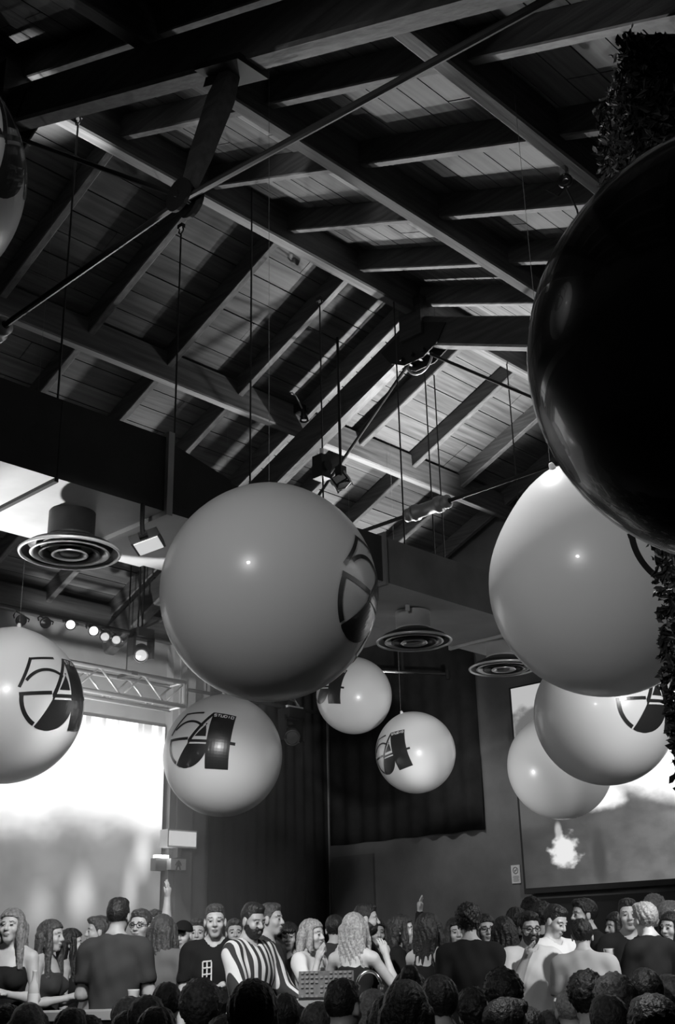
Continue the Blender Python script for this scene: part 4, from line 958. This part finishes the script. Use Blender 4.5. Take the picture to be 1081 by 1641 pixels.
ps('dj', 405, 1449, 8.55, 52, 'bearded man in striped long sleeved shirt working the mixing console', hair='fade', hc='h0', top='long', arms=('table', 'table'), head=(-6, 12), extra=('beard', 'hands'), fat=1.14, tm=stripe, skin='skin2')
ps('m14', 434, 1449, 9.3, 70, 'man in profile directly behind the bearded striped man', hair='fade', hc='h1', top='tee', tc='c1')
ps('w15', 462, 1480, 9.3, 0, 'dark haired woman with bangs in dark dress facing us', hair='bob', hc='h0', top='tee', tc='c0', sex='f', extra=('bangs',))
ps('w16', 500, 1475, 9.2, 60, 'blond woman in white top holding a hand to her cheek', hair='bob', hc='h2', top='tee', tc='c4', sex='f', arms=('down', ((.5, .3, -.8), (.2, -.25, 1))))
ps('m17', 536, 1468, 10.0, 180, 'dark haired man in dark shirt seen from behind, between the two blond women', hair='short', hc='h0', top='tee', tc='c1')
ps('w18', 567, 1465, 8.9, 158, 'blond long haired woman in black top with bare back and bent arms', hair='long', hc='h2', top='dress', tc='c0', sex='f', arms=(((.45, .45, -.8), (.4, -.2, .9)), 'elbow'))
ps('m19', 586, 1450, 9.5, 88, 'bearded man in profile facing right behind the blond long haired woman', hair='fade', hc='h0', top='tee', tc='c0', extra=('beard',))
ps('w20', 602, 1474, 10.4, 15, 'woman with dark hair peeking out behind the bearded profile', hair='long', hc='h0', top='tee', tc='c1', sex='f')
ps('w21', 643, 1467, 9.2, 82, 'woman with long black hair in profile holding a hand near her chin', hair='straight', hc='h0', top='tee', tc='c0', sex='f', arms=('face', 'face'))
ps('w22', 686, 1465, 8.9, 140, 'woman with long dark hair and bare arms in dark dress, back half turned', hair='long', hc='h0', top='dress', tc='c0', sex='f', arms=('elbow', 'fold'))
ps('m23b', 703, 1494, 10.3, 165, 'dark figure raising one bare hand above the crowd at centre right', hair='short', hc='h0', top='long', tc='c0', arms=(((.0, .05, 1), (.0, -.08, 1)), 'down'), extra=('hands',))
ps('w24', 729, 1473, 9.8, 10, 'woman looking our way just left of the broad black back', hair='straight', hc='h0', top='tee', tc='c1', sex='f')
ps('m23', 749, 1455, 8.6, 180, 'broad man with curly dark hair in black tee seen from behind', hair='curly', hc='h0', top='tee', tc='c0', fat=1.12)
ps('w25', 776, 1467, 9.6, 10, 'woman with glasses right of the broad black back', hair='straight', hc='h0', top='tee', tc='c2', sex='f', extra=('glasses',))
ps('w26', 806, 1471, 8.9, 172, 'woman with very long straight black hair seen from behind', hair='straight', hc='h0', top='dress', tc='c0', sex='f')
ps('m28a', 826, 1456, 10.6, 150, 'dark head behind the man in the light polo, left one of two', hair='short', hc='h0', top='tee', tc='c0')
ps('m29', 851, 1444, 10.8, 170, 'curly dark haired man behind the bearded man in the light polo', hair='curly', hc='h0', top='tee', tc='c0')
ps('m29b', 868, 1452, 10.2, 160, 'dark curly head between light polo and white tee', hair='curly', hc='h0', top='tee', tc='c0')
ps('m27', 846, 1463, 8.5, 12, 'bearded man with glasses in light polo holding his hand to his mouth', hair='short', hc='h0', top='polo', tc='c4', extra=('beard', 'glasses', 'hands'), arms=(((.5, .3, -.9), (.8, -.6, -.12)), ((.55, .12, -.8), (.25, -.38, .9))), fat=1.1, head=(0, 5))
ps('m28', 887, 1452, 9.0, 35, 'young man in white tee looking down beside the light polo', hair='fade', hc='h0', top='tee', tc='c4', head=(10, 25))
ps('m30', 933, 1442, 9.6, -78, 'dark haired man in profile facing left before the end wall', hair='short', hc='h0', top='tee', tc='c0')
ps('m31', 930, 1474, 8.3, 168, 'man in light grey tee seen from behind with dark hair', hair='short', hc='h0', top='tee', tc='c3', fat=1.12, lean=.08)
ps('w32', 985, 1464, 9.6, -75, 'dark haired woman facing left with a hand raised before her', hair='long', hc='h0', top='tee', tc='c0', sex='f', arms=('elbow', 'phone'))
ps('m33', 1004, 1442, 9.0, -8, 'man in black crew neck tee facing us at right', hair='fade', hc='h0', top='tee', tc='c0', arms=('fold', 'fold'))
ps('m34', 1030, 1448, 8.5, 205, 'person with short fair cropped hair and dark top, seen from behind at right', hair='short', hc='h2', top='long', tc='c0', sex='f', arms=('drink', 'drink'))
ps('m35', 1048, 1440, 10.2, 150, 'fair haired head behind the cropped fair hair at right', hair='curly', hc='h3', top='tee', tc='c1')
ps('m36', 1072, 1446, 10.0, 60, 'fair haired person at the right edge behind the others', hair='short', hc='h3', top='tee', tc='c1')
ps('w37', 1073, 1463, 8.8, -55, 'dark haired woman in black at the right edge looking left', hair='straight', hc='h0', top='tee', tc='c0', sex='f')
for key, a, k in sorted(QUEUE, key=lambda q: q[1][2]): PP[key] = person(*a, **k)    # nearest first
# chest print on the black tee
P = PP['m11']; mb = MB()
def chest(y, z): return (np.array([.166-.6*y*y-.25*max(0, z-1.3), y, z]))*P['s']
for k in range(4): mb.tube([chest(-.085, 1.36-k*.045), chest(-.02, 1.365-k*.045)], .006, 5)
for y in (-.085, -.053, -.02): mb.tube([chest(y, 1.36), chest(y, 1.225)], .006, 5)
mb.build('chest_print', M['printw'], P['t'])
A = PP['m34']['L'][0]; q = worldpt(PP['m34'], A[2]+A[3]*.11+np.array([.0, 0, -.05])); cup(0, 0, 0, 'pale drinking cup held by the person with cropped fair hair', q)

# --- the dancing crowd in front, heads and shoulders against the stage
def front(i, px, py, wpx, label, hair='short', hc='h0', face=180, top='tee', tc='c0', sex='m', **k):
    dep = .205/wpx*F_PX if hair not in ('afro', 'curly') else .245/wpx*F_PX
    dep = min(max(dep, 2.4), 6.8); py += 7 if hair == 'curly' else 0
    person(px, py, dep, face, label, hair=hair, hc=hc, top=top, tc=tc, sex=sex, zf=0, fine=.0125, group='crowd on the dance floor', **k)
FR = [(12, 1613, 66, 'dark round head at the bottom left corner', dict(hair='curly')), (47, 1611, 48, 'fair haired head right of the bottom left corner', dict(hair='bob', hc='h3', sex='f')),
 (115, 1619, 62, 'dark head below the narrow table edge', dict(hair='short', face=170)), (142, 1630, 56, 'low dark curly head below the narrow table', dict(hair='curly')),
 (207, 1601, 50, 'light haired head in front of the cup', dict(hair='short', hc='h3', face=160)), (205, 1624, 44, 'low dark head under the light haired one', dict()),
 (236, 1600, 42, 'head in shade between light hair and dark cap', dict(hc='h1')), (268, 1578, 58, 'head with smooth black hair and dark collar, left of the round curls', dict(hair='short')),
 (322, 1586, 56, 'round curly afro head left of the biggest silhouette', dict(hair='afro', hc='h1')), (252, 1618, 68, 'low dark head under the smooth black hair', dict()),
 (405, 1576, 92, 'biggest black head silhouette below the striped man', dict(hair='short')), (470, 1612, 50, 'low dark head right of the biggest silhouette', dict(hair='curly')),
 (456, 1596, 40, 'small dark head behind the low one, right of the biggest silhouette', dict()),
 (512, 1610, 44, 'half lit head left of the man with the visible ear', dict(hc='h1', face=140)), (549, 1573, 58, 'head with a clearly lit ear at the bottom centre', dict(hair='fade', face=150)),
 (596, 1589, 44, 'fair haired head between two dark ones at bottom centre', dict(hair='bob', hc='h3', sex='f')), (618, 1600, 40, 'glossy dark haired head at bottom centre', dict(hair='straight', sex='f')),
 (648, 1576, 78, 'large long haired dark head at bottom centre', dict(hair='straight', sex='f')), (655, 1561, 44, 'dark topknot head behind the large long haired one', dict(hair='bun', sex='f')),
 (702, 1567, 46, 'dark head below the woman with bare arms', dict()), (700, 1612, 44, 'low long haired dark head at lower right of centre', dict(hair='straight', sex='f', hc='h1')),
 (757, 1586, 66, 'wide dark curly head right of centre', dict(hair='curly')), (804, 1557, 60, 'swept dark head below the woman with very long hair', dict(hair='curly')),
 (812, 1604, 54, 'face turned sideways below the swept dark head', dict(hair='short', face=110)), (845, 1618, 66, 'low dark head below the light polo', dict()),
 (880, 1622, 54, 'low glossy head under the light grey tee', dict(hc='h1')), (910, 1585, 34, 'small pale head below the light grey tee', dict(hair='buzz', hc='h2')),
 (938, 1561, 50, 'curly dark head below the light grey tee', dict(hair='curly')), (982, 1567, 60, 'wide curly head at lower right', dict(hair='curly', hc='h1')),
 (1029, 1574, 56, 'smooth dark head at lower right beside the wide curls', dict()), (972, 1599, 46, 'low smooth head under the wide curls', dict(hc='h1')),
 (1043, 1600, 100, 'large black head silhouette at the lower right', dict(hair='short')), (966, 1614, 54, 'lowest dark head left of the large right silhouette', dict()),
 (1068, 1566, 40, 'fair head at the right edge of the crowd', dict(hair='bob', hc='h3', sex='f')), (1030, 1556, 36, 'small dark head behind the smooth dark one at right', dict()),
 (640, 1626, 60, 'low head under the large long haired one', dict(hair='bob', sex='f')), (560, 1632, 60, 'lowest dark head at bottom centre', dict()), (360, 1632, 50, 'low dark head left below the biggest silhouette', dict(hair='curly'))]
for i, (x, y, wp, lb, kw) in enumerate(FR): front(i, x, y, wp, lb, **kw)
